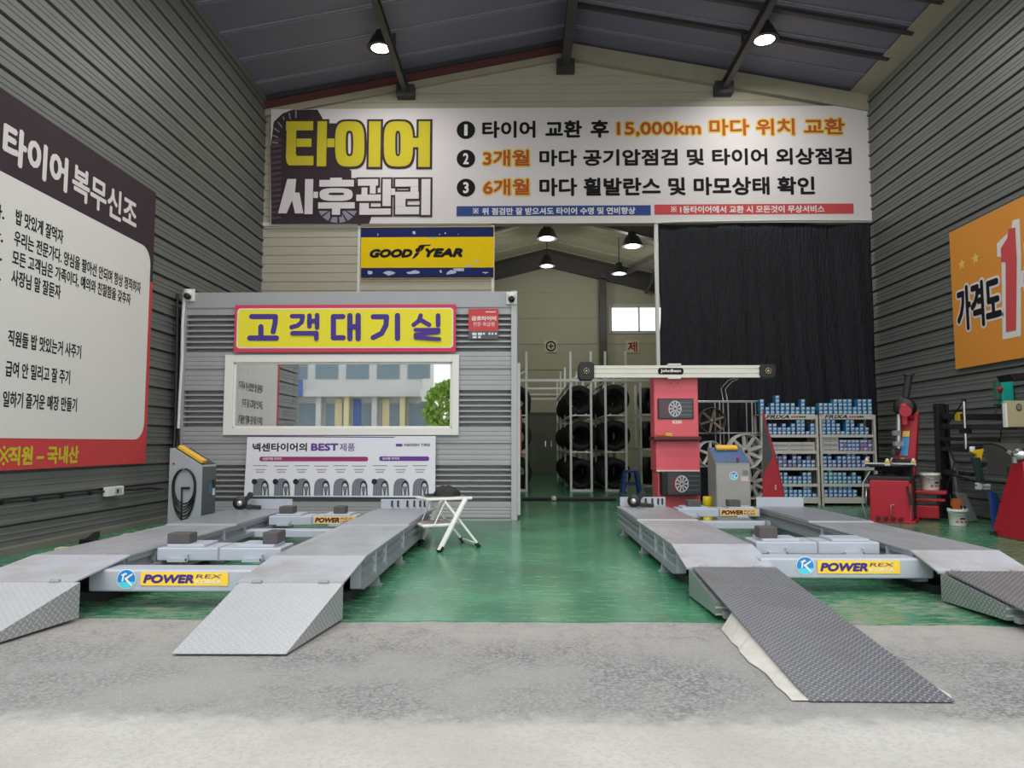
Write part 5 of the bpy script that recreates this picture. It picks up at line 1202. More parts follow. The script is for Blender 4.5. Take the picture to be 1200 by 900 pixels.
# long flat pale cartons
def flat_box(label, xa, xb, z, hh, grp='long flat pale cartons'):
    mb = MB(); mb.box(xa, xb, YSH + .03, YSH + .3, z, z + hh, 0); f = Face((0, YSH + .03, 0), (1,0,0), (0,0,1)); f.rect(mb, xa + .02, z + hh*.15, xb - .02, z + hh*.4, .0015, 1); f.rect(mb, (xa+xb)/2 - .004, z, (xa+xb)/2 + .004, z + hh, .002, 1)
    tag(mb.build('flat_carton', [mat('carton_pale', (206,204,200), .6, 0, .04, 8), mat('carton_tape_grey', (150,148,146), .6)]), label, 'box', grp)
x0, x1, lv, zt = SA; w = (x1 - x0 - .12) / 2
for r_ in range(2):
    for c_ in range(2): flat_box(f'{("lower","upper")[r_]} long flat pale carton at the {("left","right")[c_]} end of the left shelf', x0 + .06 + c_*w, x0 + .06 + (c_+1)*w - .006, lv[3] + .001 + r_*.079, .075)
x0, x1, lv, zt = SB
for r_ in range(3): flat_box(f'{("bottom","middle","topmost")[r_]} pale flat carton stacked in the right shelf', x0 + .06, x0 + .33, lv[3] + .001 + r_*.085, .08)

# ------------------------------------------------------------------ tyre changer
T = thing('tyre_changer', 'red tyre changer with a leaning column and black head by the right wall', 'tyre changer', (5.12, 10.5, 0), radians(-32))
W2, D2, Hh = .24, .45, .56
m_red2 = mat('machine_red_bright', (200,52,66), .3, 0, .04, 3)
mb = MB(); mb.box(-W2, W2, -D2, D2, .02, Hh); mb.build('cabinet', m_red, T, True, bevel=.012)
mb = MB(); mb.box(W2, W2 + .008, -D2 + .02, -D2 + .36, .04, Hh - .05); mb.build('lit_side_panel', mat('machine_red_lit_side', (222,98,108), .25, 0, .03), T, True)  # paler red puts the light on this side into the panel colour
mb = MB(); mb.box(W2, W2 + .03, -D2 + .38, -D2 + .66, .05, Hh - .04); mb.build('rubber_pad', m_rubber, T, True, bevel=.01)
mb = MB(); mb.box(-W2 - .03, W2 + .06, -D2 - .03, D2 + .05, 0, .03); mb.build('base_plate', m_red, T, True, bevel=.006)
mb = MB(); mb.box(-W2 - .02, W2 + .02, -D2 + .05, D2, Hh, Hh + .05); mb.build('top_rim', m_dark, T, True, bevel=.01)
mb = MB(); mb.lathe([(.10,Hh+.05),(.10,Hh+.1),(.2,Hh+.12),(.2,Hh+.17),(.31,Hh+.18),(.31,Hh+.205),(0,Hh+.205)], (-.02,-.05,0), n=28); tt = mb.build('turntable', m_dark, T, True)
mb = MB(); mb.box(-.34,.30,-.08,-.02,Hh+.19,Hh+.225); mb.box(-.05,.01,-.36,.26,Hh+.19,Hh+.225); mb.build('slide_bar', m_alu, tt, True, bevel=.004)
for dx, dy in ((-.31,-.05),(.27,-.05),(-.02,-.33),(-.02,.23)):
    mb = MB(); mb.hexa([(dx-.035,dy-.03,Hh+.205),(dx+.035,dy-.03,Hh+.205),(dx+.035,dy+.03,Hh+.205),(dx-.035,dy+.03,Hh+.205)], [(dx-.012,dy-.02,Hh+.29),(dx+.012,dy-.02,Hh+.29),(dx+.012,dy+.02,Hh+.29),(dx-.012,dy+.02,Hh+.29)]); jw = mb.build('jaw', m_alu, tt, True)
    mb = MB(); mb.box(dx-.03,dx+.03,dy-.035,dy+.035,Hh+.225,Hh+.262); mb.build('jaw_cover', m_yellow, jw, True, bevel=.006)
cb = Vector((.10, .33, Hh)); ct = Vector((.22, .33, 1.50))    # leaning column
def frustum(a, b, wa, da, wb, db):
    a, b = Vector(a), Vector(b); return [(a.x-wa,a.y-da,a.z),(a.x+wa,a.y-da,a.z),(a.x+wa,a.y+da,a.z),(a.x-wa,a.y+da,a.z)], [(b.x-wb,b.y-db,b.z),(b.x+wb,b.y-db,b.z),(b.x+wb,b.y+db,b.z),(b.x-wb,b.y+db,b.z)]
mb = MB(); mb.hexa(*frustum(cb, ct, .155, .12, .12, .10)); mb.build('column', m_red, T, True, bevel=.02)
mb = MB(); mb.box(-.02, .24, .15, D2 + .04, Hh, Hh + .28); mb.build('column_foot', m_dark, T, True, bevel=.015)
f = Face((.16, .33 - .125, 1.0), (1,0,0), Vector((.12, .015, .94))); 
mb = MB(); f.slab(mb, -.06, -.12, .035, .14, .002, .006, 0); f.slab(mb, -.055, .15, .03, .23, .002, .006, 1); f.slab(mb, -.05, -.22, .0, -.15, .002, .006, 1); mb.build('sticker', [mat('sticker_blue', (74,150,206), .5), mat('sticker_yellow', (226,206,96), .5)], T, True)
hd = (.17, .22, 1.56)
mb = MB(); mb.lathe([(0,-.13),(.11,-.13),(.145,-.10),(.145,.10),(.10,.13),(0,.13)], hd, 'y', 22); mb.build('head_knuckle', m_black, T, True)
mb = MB(); mb.lathe([(0,-.16),(.05,-.16),(.06,-.13)], hd, 'y', 18); mb.lathe([(.0,0),(.07,0),(.08,-.16)], (hd[0]+.02,hd[1]-.02,hd[2]-.06), 'y', 14); mb.build('head_cap', m_red, T, True)
mb = MB(); mb.bar((.17,.2,1.5), (.2,.3,1.46), .2, .2); mb.bar((.17,.12,1.3), (.17,.12,1.48), .08, .08); mb.build('head_bracket', m_red, T, True, bevel=.02)
mb = MB(); mb.tube([(.17,.22,1.62), (.235,.24,2.02)], [.045,.055], 6); mb.lathe([(.07,0),(.075,.03),(0,.035)], (.235,.24,2.01), n=12); mb.build('hex_shaft', m_dark, T, True)
mb = MB(); mb.tube([(.08,.1,.98), (.1,.13,1.5)], .028, 8); mb.bar((.03,.06,1.05), (.13,.12,1.05), .07, .06); mb.bar((.02,.06,1.2), (.1,.12,1.2), .05, .07); mb.build('tool_shaft', m_alu, T, True)
mb = MB(); mb.bar((.0,.05,.96), (.1,.12,.98), .05, .04); mb.lathe([(.05,.88),(.06,.92),(.03,.97)], (.02,.06,0), n=14); mb.build('mount_head', m_dark, T, True)
mb = MB(); mb.lathe([(0,-.03),(.13,-.025),(.145,0),(.13,.02),(0,.03)], (-W2 - .09, .05, .30), 'x', 24); mb.build('bead_breaker', m_chrome, T, True)
mb = MB(); mb.tube([(-W2-.1,-.08,.02),(-W2-.14,-.1,.2),(-W2-.13,-.05,.5),(-W2-.04,-.02,.66)], .014, 8); mb.bar((-W2-.02,.05,.3),(-W2+.02,.05,.3),.06); mb.build('breaker_arm', m_alu, T, True)
for k in range(4):
    mb = MB(); x = -.14 + .09*k; mb.bar((x,-D2-.0,.07), (x,-D2-.09,.05), .05, .015); mb.build('pedal', m_dark, T, True, bevel=.003)
mb = MB(); mb.tube([(.02,-D2,.1),(.02,-D2-.05,.1),(.02,-D2-.05,.24),(.06,-D2-.05,.24)], .007, 6); mb.build('wire_handle', m_alu, T, True)
mb = MB(); mb.tube([(.22,-D2-.03,.49),(.24,-D2-.05,.38),(.25,-D2-.06,.30)], .014, 8); mb.bar((.25,-D2-.06,.33),(.26,-D2-.065,.24),.035,.03); mb.build('inflator_lever', m_black, T, True)
mb = MB(); mb.box(W2, W2 + .40, .08, .42, .36, .41); mb.box(W2, W2 + .38, .12, .18, .26, .30); mb.box(W2, W2 + .30, .12, .42, .03, .2); mb.build('side_tray', m_red, T, True, bevel=.01)
def bucket(label, loc, r, h):
    t = thing('bucket', label, 'bucket', loc, rb.uniform(-.3, .3), 'white plastic buckets'); mb = MB()
    mb.lathe([(0,.004),(r*.84,0),(r*.86,.01),(r*.97,h*.86),(r*1.04,h*.86),(r*1.06,h*.90),(r*1.02,h*.91),(r*1.02,h*.97),(r*1.06,h),(r*.98,h),(r*.94,h*.9),(r*.82,.02),(0,.02)], (0,0,0), n=32); mb.build('pail', mat('pail_white', (226,224,218), .45, 0, .02), t, True)
    mb = MB(); vs = []
    for (m0, a0, a1, z0, z1) in ((0,-125,-55,.2,.32),(1,-120,-60,.36,.55),(2,-100,-66,.40,.50)):
        for k in range(8):
            q_ = []
            for a, z in ((a0+(a1-a0)*k/8,z0),(a0+(a1-a0)*(k+1)/8,z0),(a0+(a1-a0)*(k+1)/8,z1),(a0+(a1-a0)*k/8,z1)):
                R_ = r*(.86 + .11*z/.86) + .002 + .001*m0; q_.append((R_*cos(radians(a)), R_*sin(radians(a)), z*h))
            if m0 != 0 or k % 3 != 2: mb.poly(q_, m0)
    mb.build('pail_label', [mat('label_red', (196,84,88), .5), mat('label_grey', (188,186,182), .5), m_ink], t, True)
    mb = MB(); pts = [(r*1.05*cos(a), r*1.07*sin(a)-.01, h*.88 - .22*h*sin(pi*(a-pi)/pi)*1) for a in [pi + pi*k/16 for k in range(17)]]; mb.tube(pts, .004, 6); mb.build('bail_handle', m_alu, t, True)
    return t
q_ = Matrix.Rotation(radians(-32), 4, 'Z') @ Vector((W2 + .2, .25, 0))
bucket('white plastic bucket set on the side of the red tyre changer', (5.12 + q_.x, 10.5 + q_.y, .411), .125, .235)
bp = gr(1129, 617); BK = (bp.x, bp.y + .11, 0)
bucket('white plastic bucket standing on the green floor', BK, .118, .215)
mb = MB(); mb.box(BK[0]-.06, BK[0]+.05, BK[1]-.01, BK[1]+.05, .2, .34, 0); mb.bar((BK[0]-.02,BK[1],.1), (BK[0]-.06,BK[1]+.05,.40), .02, .02, 1)
for dx in (-.09, .03, .07): mb.bar((BK[0]+dx, BK[1]-.03, .1), (BK[0]+dx*1.1, BK[1]-.03, .255), .014, .014, 1)
for v_ in mb.v: v_.z = max(v_.z, .03)
tag(mb.build('cleaning_brush', [mat('brush_orange', (176,98,40), .6), m_black]), 'orange and black brush sticking out of the floor bucket', 'brush')

# ------------------------------------------------------------------ assist arm post, arms, box and wall items
T = thing('assist_arm', 'black post with long horizontal assist arms along the right wall', 'machine arm', (6.0, 10.85, 0))
px = at(1104, 500, 10.85).x
mb = MB(); mb.box(px - .085, px + .03, 10.80, 10.92, 0, at(1104, 473, 10.85).z); mb.box(px + .045, px + .085, 10.80, 10.92, 0, at(1104, 474, 10.85).z); mb.build('post', m_black, T, bevel=.008)
mb = MB(); mb.box(px - .16, px + .16, 10.7, 11.05, 0, .04); mb.build('foot_plate', m_black, T, bevel=.006)
za, zb_ = at(1110, 487, 10.8).z, at(1180, 491.5, 9.2).z
mb = MB(); mb.bar((px, 10.8, 1.44), (px - .02, 9.12, 1.37), .09, .085); up_ = mb.build('upper_arm', m_black, T, bevel=.006)
mb = MB(); mb.bar((px, 10.8, 1.30), (px - .02, 9.12, 1.25), .08, .07); mb.build('upper_arm', m_dark, T, bevel=.006)
for y in (10.35, 9.3):
    mb = MB(); mb.box(px - .075, px + .03, y - .05, y + .05, 1.40 - .02*(10.8-y) - .03, 1.40 - .02*(10.8-y) + .09); mb.build('yellow_collar', mat('collar_olive_yellow', (196,176,40), .5), up_, bevel=.01)
mb = MB(); mb.tube([(px - .08, 10.15, .98), (px - .08, 10.15, 1.62)], .022, 10); mb.build('slide_rod', m_chrome, T)
mb = MB(); mb.box(px - .14, px - .02, 10.1, 10.2, 1.19, 1.26); mb.tube([(px - .08, 10.15, 1.62),(px - .08, 10.15, 1.66)], .026, 10); mb.build('rod_clamp', m_black, T, bevel=.006)
mb = MB(); mb.bar((px - .05, 10.8, 1.12), (px - .05, 9.5, 1.10), .05, .05); mb.bar((px - .02, 10.8, .98), (px - .05, 9.75, .97), .09, .07); mb.bar((px - .02, 10.8, .66), (px - .1, 10.0, .64), .06, .05); mb.build('lower_arm', m_black, T, bevel=.006)
mb = MB(); mb.tube([(px - .08, 10.2, 1.6),(px - .2, 10.5, 1.2),(px - .1, 10.4, .8),(px - .16, 10.5, .45)], .01, 6); mb.tube([(px + .0, 9.5, 1.3),(px - .03, 9.55, .9),(px - .1, 9.9, .7)], .01, 6); mb.build('air_hose', m_black, T)
mb = MB(); mb.bar((px + .02, 10.7, .95), (px + .06, 10.65, .36), .05, .02); mb.bar((px - .04, 10.7, .66), (px + .16, 10.7, .66), .03, .03); mb.build('pry_bar', m_alu, T)
a, b = at(1180, 500.5, 9.1), at(1214, 469.5, 9.1)
t = thing('control_box', 'beige metal box with a dark round emblem on the right wall side', 'control box', ((a.x+b.x)/2, 9.1, a.z))
mb = MB(); mb.box(a.x, XR - .0, 9.1, 9.16, a.z, b.z); bx = mb.build('casing', mat('beige_paint', (176,166,130), .5, 0, .05, 4), t, bevel=.008)
mb = MB(); mb.box(a.x - .012, a.x + .01, 9.095, 9.15, a.z - .0, b.z - .03); mb.build('edge_strip', m_white, bx)
f = Face((0, 9.1, 0), (1,0,0), (0,0,1)); mb = MB(); c_ = at(1194, 477.5, 9.1); f.disc(mb, c_.x, c_.z, .036, .048, .003, 0, 24); f.disc(mb, c_.x, c_.z + .005, .026, .03, .004, 1, 18); f.rect(mb, c_.x - .018, c_.z - .025, c_.x + .018, c_.z - .012, .005, 1); mb.build('emblem', [mat('emblem_dark', (60,58,56), .5), mat('emblem_grey', (130,126,116), .5)], bx)
# teal wall box with a red knob
y0 = 9.85; a, b = at(1170, 474, y0), at(1183, 447, y0)
t = thing('switch_box', 'teal switch box with a red knob on the right wall', 'switch box', (a.x, y0, a.z))
mb = MB(); mb.box(at(1174.5,460,y0).x, b.x + .05, y0, y0 + .10, a.z, b.z); mb.build('cover', mat('teal_plastic', (28,176,160), .4), t, bevel=.01)
mb = MB(); mb.box(at(1169,460,y0).x, at(1174.6,460,y0).x, y0 + .01, y0 + .10, a.z + .06, b.z); mb.build('housing', mat('dull_green_plastic', (62,104,84), .5), t, bevel=.008)
mb = MB(); k_ = at(1172, 456, y0); mb.lathe([(.03,0),(.03,-.03),(.02,-.04),(0,-.04)], (k_.x, y0 + .01, k_.z), 'y', 14); mb.build('red_knob', m_red, t)
mb = MB(); mb.box(a.x - .0, b.x + .08, y0 + .02, y0 + .1, a.z - .012, a.z + .01); mb.tube([(a.x + .02, y0 + .05, a.z), (a.x - .02, y0 + .05, a.z - .12), (a.x - .06, y0, a.z - .2)], .012, 6); mb.tube([(b.x - .02, y0 + .05, a.z), (b.x - .02, y0 + .05, a.z - .16)], .012, 6); mb.build('bracket', m_dark, t)
# black wedge-shaped wall unit near the top right
y0 = 9.2; a, b = at(1185, 446, y0), at(1215, 434, y0)
P0 = [(at(1184.5,438,y0).x, y0, at(1184.5,438,y0).z), (at(1189,446,y0).x, y0, a.z), (XR - .0, y0, a.z + .03), (XR - .0, y0, b.z)]
mb = MB(); mb.prism(P0, (0, .3, 0)); tag(mb.build('wall_heater', m_black, bevel=.01), 'black wedge-shaped unit fixed high on the right wall below the orange banner', 'wall unit')
# trigger sprayer held on the lower arm
p = at(1148, 545, 9.75); t = thing('trigger_sprayer', 'yellow and red trigger sprayer with a dark green body on the lower arm', 'sprayer', (p.x, 9.72, at(1148, 566, 9.75).z))
zz = lambda v: at(1148, v, 9.72).z - t.location.z; xo = lambda u: at(u, 545, 9.72).x - t.location.x
mb = MB(); mb.prism([(xo(1139.5),0,zz(530)), (xo(1139.5),0,zz(528.5)), (xo(1148),0,zz(527)), (xo(1155),0,zz(526)), (xo(1152),0,zz(533)), (xo(1151),0,zz(540)), (xo(1147),0,zz(539)), (xo(1146),0,zz(533))][::-1], (0,.06,0)); mb.build('trigger_head', mat('sprayer_yellow', (236,196,30), .45), t, True, bevel=.006)
mb = MB(); mb.bar((xo(1153),.03,zz(528)), (xo(1164.5),.03,zz(522.5)), .035, .03); mb.build('nozzle', mat('sprayer_red', (214,70,60), .45), t, True)
mb = MB(); mb.hexa([(xo(1147),.0,0),(xo(1154),0,0),(xo(1154),.06,0),(xo(1147),.06,0)], [(xo(1140.5),-.01,zz(536)),(xo(1149),-.01,zz(536)),(xo(1149),.07,zz(536)),(xo(1140.5),.07,zz(536))]); mb.build('tank', mat('sprayer_dark_green', (40,66,60), .5), t, True, bevel=.01)
mb = MB(); mb.lathe([(.03,0),(.035,.03),(.03,.06),(0,.06)], (xo(1142),.03,zz(526)), n=12); mb.xf(Matrix.Translation((0,0,-.03))); mb.build('white_knob', m_white, t, True)
p = at(1145, 567, 9.9); t2 = thing('holder_clip', 'white clip holder under the trigger sprayer', 'holder', (p.x, 9.78, p.z - .03))
mb = MB(); mb.box(-.085,.085,-.03,.03,-.0,.035); mb.box(-.085,-.03,-.045,.03,-.035,.05); mb.bar((0,.0,-.02),(.09,-.0,-.025),.03); mb.build('clip_body', m_white, t2, True, bevel=.006)
mb = MB(); mb.tube([(.0,.02,.02),(-.03,.35,.1),(-.12,.9,.16)], .012, 6); mb.build('clip_stalk', m_black, t2, True)
# grey steel dustpan leaning at the post
a = gr(1105, 606); mb = MB(); x_, y_ = a.x - .06, a.y - .75
mb.hexa([(x_-.03,y_,.015),(x_+.12,y_+.02,.03),(x_+.12,y_+.05,.03),(x_-.03,y_+.03,.015)], [(x_-.12,y_+.10,.40),(x_+.04,y_+.12,.38),(x_+.04,y_+.15,.38),(x_-.12,y_+.13,.40)])
dp = tag(mb.build('dustpan', mat('galvanised_grey', (128,132,132), .5, .3, .08, 6), bevel=.004), 'grey metal dustpan leaning at the foot of the black post', 'dustpan')
mb = MB(); mb.bar((x_-.05,y_+.12,.38),(x_-.02,y_+.22,.78),.025); mb.build('handle', m_dark, dp)
# balancer at the right edge
XB0 = 5.36; T = thing('wheel_balancer', 'red wheel balancer with a dark grey wheel guard at the right edge', 'wheel balancer', (5.8, 8.4, 0))
mb = MB(); mb.prism([(XB0,8.06,0),(XB0,8.70,0),(XB0,8.70,.10),(XB0,8.33,.82),(XB0,8.13,.86),(XB0,8.06,.06)], (.05,0,0)); mb.build('side_panel', m_red, T, bevel=.01)
mb = MB(); mb.prism([(XB0+.05,8.16,.0),(XB0+.05,8.66,0),(XB0+.05,8.36,.66),(XB0+.05,8.2,.66)], (.9,0,0)); mb.build('cabinet', mat('machine_red_warm', (206,48,62), .35, 0, .04, 3), T, bevel=.01)
mb = MB(); mb.box(XB0+.06,XB0+.9,8.12,8.18,.1,.3); mb.build('weight_tray', m_dark, T, bevel=.008)
mb = MB(); mb.box(XB0+.05,XB0+.95,8.14,8.5,.66,.80); mb.build('tool_tray', m_dark, T, bevel=.01)
mb = MB()
for k in range(7): mb.tube([(XB0+.12+.1*k,8.2,.74),(XB0+.12+.1*k,8.2,.86+.02*(k%2))], .022, 8)
mb.build('cone_set', m_alu, T)
pr = []
for k in range(15):
    a = radians(-5 + 110*k/14); pr.append((8.95 - .52*cos(a)*1.0 + .1, .70 + .36*sin(a)))
mb = MB(); out = [(XB0+.22, y, z) for y, z in pr]; inn = [(XB0+.22, 9.05 + (y-9.05)*.93, .72 + (z-.72)*.93) for y, z in pr][::-1]
mb.prism(out + inn, (.62,0,0)); gd = mb.build('wheel_guard', mat('guard_grey', (66,66,66), .6, 0, .08, 4), T, bevel=.008)
mb = MB(); mb.prism([(XB0+.22,8.62,.70),(XB0+.22,9.08,.70)] + [(XB0+.22, y, z) for y, z in pr[::-1]], (.02,0,0)); mb.build('guard_cheek', _M['guard_grey'], gd)
mb = MB(); mb.tube([(XB0+.3,8.2,.93),(XB0-.02,8.2,.93)], .035, 14); mb.lathe([(.07,-.0),(.055,-.05),(.03,-.08)], (XB0+.02,8.2,.93), 'x', 16); mb.build('shaft', m_chrome, T)
mb = MB()
for k in range(3): a = 2*pi*k/3 + .4; mb.bar((XB0-.04,8.2,.93), (XB0-.05,8.2+.09*cos(a),.93+.09*sin(a)), .03)
mb.build('wing_nut', m_alu, T)
mb = MB(); mb.box(XB0+.25,XB0+.6,8.3,8.6,.80,1.0); mb.build('shaft_housing', m_dark, T, bevel=.02)
mb = MB(); mb.box(XB0-.07,XB0+.02,8.62,8.66,.02,.06); mb.build('foot', m_rubber, T)
# blue panel leaning behind it
a, b = at(1157, 568, 9.2), at(1168, 610, 9.2); mb = MB()
mb.prism([(a.x + .02, 9.2, .50), (a.x + .13, 9.2, .42), (a.x + .10, 9.2, .02), (a.x + .05, 9.2, .0)][::-1], (.05,.12,0)); tag(mb.build('blue_bin', mat('bin_blue', (34,78,150), .45), bevel=.01), 'blue plastic bin tucked behind the red balancer', 'bin')
# ------------------------------------------------------------------ blue stool and hose
p = gr(740, 578); sx, sy = p.x, p.y + .12
t = thing('plastic_stool', 'blue plastic stool standing before the tyre racks', 'stool', (sx, sy, 0)); m_bs = mat('stool_blue', (42,78,152), .45, 0, .03)
mb = MB(); mb.box(-.145,.145,-.145,.145,.455,.485); mb.box(-.15,.15,-.15,.15,.43,.46); st = mb.build('seat', m_bs, t, True, bevel=.02)
for ax_, ay_ in ((-1,-1),(1,-1),(1,1),(-1,1)):
    mb = MB(); mb.hexa([(ax_*.19-.03,ay_*.19-.02,0),(ax_*.19+.03,ay_*.19-.02,0),(ax_*.19+.03,ay_*.19+.02,0),(ax_*.19-.03,ay_*.19+.02,0)], [(ax_*.125-.035,ay_*.13-.02,.44),(ax_*.125+.035,ay_*.13-.02,.44),(ax_*.125+.035,ay_*.13+.02,.44),(ax_*.125-.035,ay_*.13+.02,.44)]); mb.build('leg', m_bs, t, True, bevel=.006)
for s_ in (-1, 1):
    mb = MB(); mb.box(-.165,.165,s_*.165-.01,s_*.165+.01,.17,.22); mb.build('stretcher', m_bs, t, True); mb = MB(); mb.box(s_*.165-.01,s_*.165+.01,-.165,.165,.17,.22); mb.build('stretcher', m_bs, t, True)
mb = MB(); hy = gr(650, 586.5).y; mb.tube([(-.05,hy,.03),(.4,hy+.03,.03),(1.0,hy-.02,.03),(1.7,hy+.02,.03)], .03, 8); tag(mb.build('floor_hose', m_dark), 'dark hose lying across the floor at the store room threshold', 'hose')
mb = MB(); q_ = gr(650, 587, .03); mb.lathe([(0,0),(.045,.005),(.05,.05),(.03,.085),(0,.09)], (q_.x, hy - .085, 0), n=12); tag(mb.build('paper_cup', m_white), 'small white cup lying beside the dark floor hose', 'cup')
mb = MB(); mb.box(OX0 + .45, OX1, YB - .01, YB + .05, 0, .012); tag(mb.build('door_track', m_dark), 'dark steel track set across the opening floor', 'track')

# ------------------------------------------------------------------ tyre racks and tyres
m_tyre = mat('tyre_rubber', (20,20,22), .62, 0, .12, 14, .15); m_rack = mat('rack_pale_steel', (236,236,230), .45, .1, .05, 8)
R_ = .335
def tyre_proto(r, w):
    mb = MB(); hw = w/2
    prof = [(r*.60,-hw*.82),(r*.66,-hw*.98),(r*.80,-hw),(r*.93,-hw*.93),(r*.985,-hw*.78)]
    for k in range(4):
        a = -hw*.66 + k*hw*.36; prof += [(r,a),(r,a+hw*.22),(r*.975,a+hw*.25),(r*.975,a+hw*.33)]
    prof += [(r,hw*.76),(r*.985,hw*.80),(r*.93,hw*.93),(r*.80,hw),(r*.66,hw*.98),(r*.60,hw*.82),(r*.615,0)]
    mb.lathe(prof, (0,0,r), 'y', 40, closed=True); me = mb.build('tyre', m_tyre, None, True); return me
proto = tyre_proto(R_, .215); nty = 0
def tyre(label, x, y, z, rz=0, sc=1.0, grp='black tyres on the store racks'):
    global nty
    o = proto.copy(); COL.objects.link(o); o.location = (x, y, z); o.rotation_euler.z = rz; o.scale = (sc,)*3; tag(o, label, 'tyre', grp); nty += 1
X16 = lambda u: at(u, 520, 16.5).x; Z16 = lambda v: at(650, v, 16.5).z
ztop = Z16(446); lvls = [.03, Z16(529), Z16(486)]
def rack(label, xa, xb, ys, posts_top, front_bars=True):
    t = thing('tyre_rack', label, 'rack', ((xa+xb)/2, ys[0], 0), 0, 'tyre racks in the store room'); w = .05
    for i, y in enumerate(ys):
        for x in (xa, xb):
            mb = MB(); mb.box(x - w/2, x + w/2, y - w/2, y + w/2, 0, posts_top if i == 0 else posts_top - .12*(i % 2)); mb.build('post', m_rack, t)
        for z in lvls:
            mb = MB(); mb.box(xa, xb, y - .02, y + .02, z - .03, z + .02 if z < .1 else z); mb.build('cross_bar', m_rack, t)
    for x in ((xa+xb)/2 - .12, (xa+xb)/2 + .12):
        for z in lvls:
            mb = MB(); mb.box(x - .015, x + .015, ys[0], ys[-1], z - .02, z + .018); mb.build('tyre_rail', m_rack, t)
    for x in (xa, xb):
        for z in lvls[1:] + [ztop]:
            mb = MB(); mb.box(x - .02, x + .02, ys[0], ys[-1], z - .045, z - .005); mb.build('side_rail', m_rack, t)
    mb = MB(); mb.bar((xa, ys[0], ztop), (xb, ys[0] + .8, ztop + .3), .03); mb.build('brace', m_rack, t)
    return t
ysA = [16.5, 18.8, 21.1, 23.2]
rack('white tyre rack nearest the aisle, narrow front frame', X16(669), X16(693), ysA, Z16(412))
rack('white tyre rack second from the aisle, beside the blue stool', X16(710), X16(734), ysA[:3], Z16(412))
rack('white tyre rack half hidden beside the grey booth', X16(592), X16(617), ysA, Z16(412))
mb = MB()
mb.box(X16(600), X16(768), 16.42, 16.47, ztop - .03, ztop + .03)
for y in ysA[1:]: mb.box(X16(617) + .03, X16(669) - .03, y - .02, y + .02, ztop - .03, ztop + .02)
tag(mb.build('tie_bar', m_rack), 'long white tie bar joining the tops of the tyre racks', 'bar')
TN = ('bottom', 'middle', 'top'); FN = ('front', 'second', 'third', 'fourth', 'fifth', 'sixth', 'seventh', 'eighth', 'ninth', 'tenth')
zc_ = [Z16(553) - R_, Z16(510) - R_, Z16(471) - R_]
zc_ = [z + .004 for z in lvls]
rt = random.Random(2)
for tier in range(3):
    for k in range(9): tyre(f'{FN[k]} tyre of the {TN[tier]} row in the aisle-side tyre rack', X16(681) + rt.uniform(-.02,.02), 16.75 + k*.62 + rt.uniform(-.05,.05), zc_[tier], rt.uniform(-.12,.12), 1.0)
    for k in range(7): tyre(f'{FN[k]} tyre of the {TN[tier]} row in the rack behind the stool', X16(722) + rt.uniform(-.02,.02), 16.75 + k*.6, zc_[tier], rt.uniform(-.15,.15), 1.03)
    for k in range(6): tyre(f'{FN[k]} tyre of the {TN[tier]} row in the rack beside the booth', X16(604.5) + rt.uniform(-.02,.02), 16.75 + k*.7, zc_[tier], rt.uniform(-.12,.12), 1.0)
# cross rack further right: tyres stand side by side
t = thing('tyre_rack', 'white tyre rack of side-on tyres behind the red aligner tower', 'rack', (3.6, 18.0, 0), 0, 'tyre racks in the store room')
for y in (17.7, 18.5):
    for x in (2.75, 4.9):
        mb = MB(); mb.box(x - .025, x + .025, y - .025, y + .025, 0, 2.5); mb.build('post', m_rack, t)
    for z in (.06, .92, 1.74):
        mb = MB(); mb.box(2.75, 4.9, y - .025, y + .025, z - .03, z + .02); mb.build('side_rail', m_rack, t)
for tier, z in enumerate((.085, .945, 1.765)):
    for k in range(7): tyre(f'{FN[k]} side-on tyre from the left in the {TN[tier]} row behind the tower'.replace('front', 'first'), 2.95 + k*.275, 18.1, z, radians(62) + rt.uniform(-.1,.1), .97)
bpy.data.objects.remove(proto)

# ------------------------------------------------------------------ high-bay lamps
m_lampw = mat('lamp_glow', (255,250,236), .5, 0, 0, 1, 0, 16.0); m_hous = mat('lamp_housing', (58,58,62), .45, .4, .05)
m_lampd = mat('lamp_added_glow', (255,252,240), .5, 0, 0, 1, 0, 1.1)  # glow added to the unlit store room lamps
def lamp(label, x, y, z, r, watt, glow, hang, grp):
    t = thing('high_bay_lamp', label, 'lamp', (x, y, z), 0, grp)
    mb = MB(); mb.lathe([(r,.0),(r*1.02,.02),(r*.62,r*.95),(r*.40,r*1.05),(r*.40,r*1.35),(r*.2,r*1.45),(0,r*1.45)], (0,0,0), n=28); mb.build('reflector', m_hous, t, True)
    mb = MB(); mb.lathe([(0,-.005),(r*.6,-.003),(r*.97,.008)], (0,0,0), n=28); mb.build('diffuser', glow, t, True)
    mb = MB(); mb.tube([(0,0,r*1.4),(0,0,hang - z)], .014, 6); mb.build('hanger', m_dark, t, True)
    if watt:
        l = bpy.data.lights.new('lamp_light', 'AREA' if glow is m_lampw else 'POINT'); l.energy = watt
        if glow is m_lampw: l.shape = 'DISK'; l.size = r*1.9
        else: l.shadow_soft_size = .12; l.color = (1, .97, .9)  # point light added under unlit store lamps to brighten room and ceiling
        lo = bpy.data.objects.new('lamp_light', l); COL.objects.link(lo); lo.parent = t; lo.location = (0,0,-.02 if glow is m_lampw else -.2)
p = at(446, 57, 12.0); lamp('glowing high-bay lamp on the left roof slope', p.x, 12.0, p.z, .22, LAMP_W, m_lampw, roof_z(p.x), 'lit high-bay lamps of the front shed')
p = at(896, 47, 12.0); lamp('glowing high-bay lamp on the right roof slope', p.x, 12.0, p.z, .23, LAMP_W, m_lampw, roof_z(p.x), 'lit high-bay lamps of the front shed')
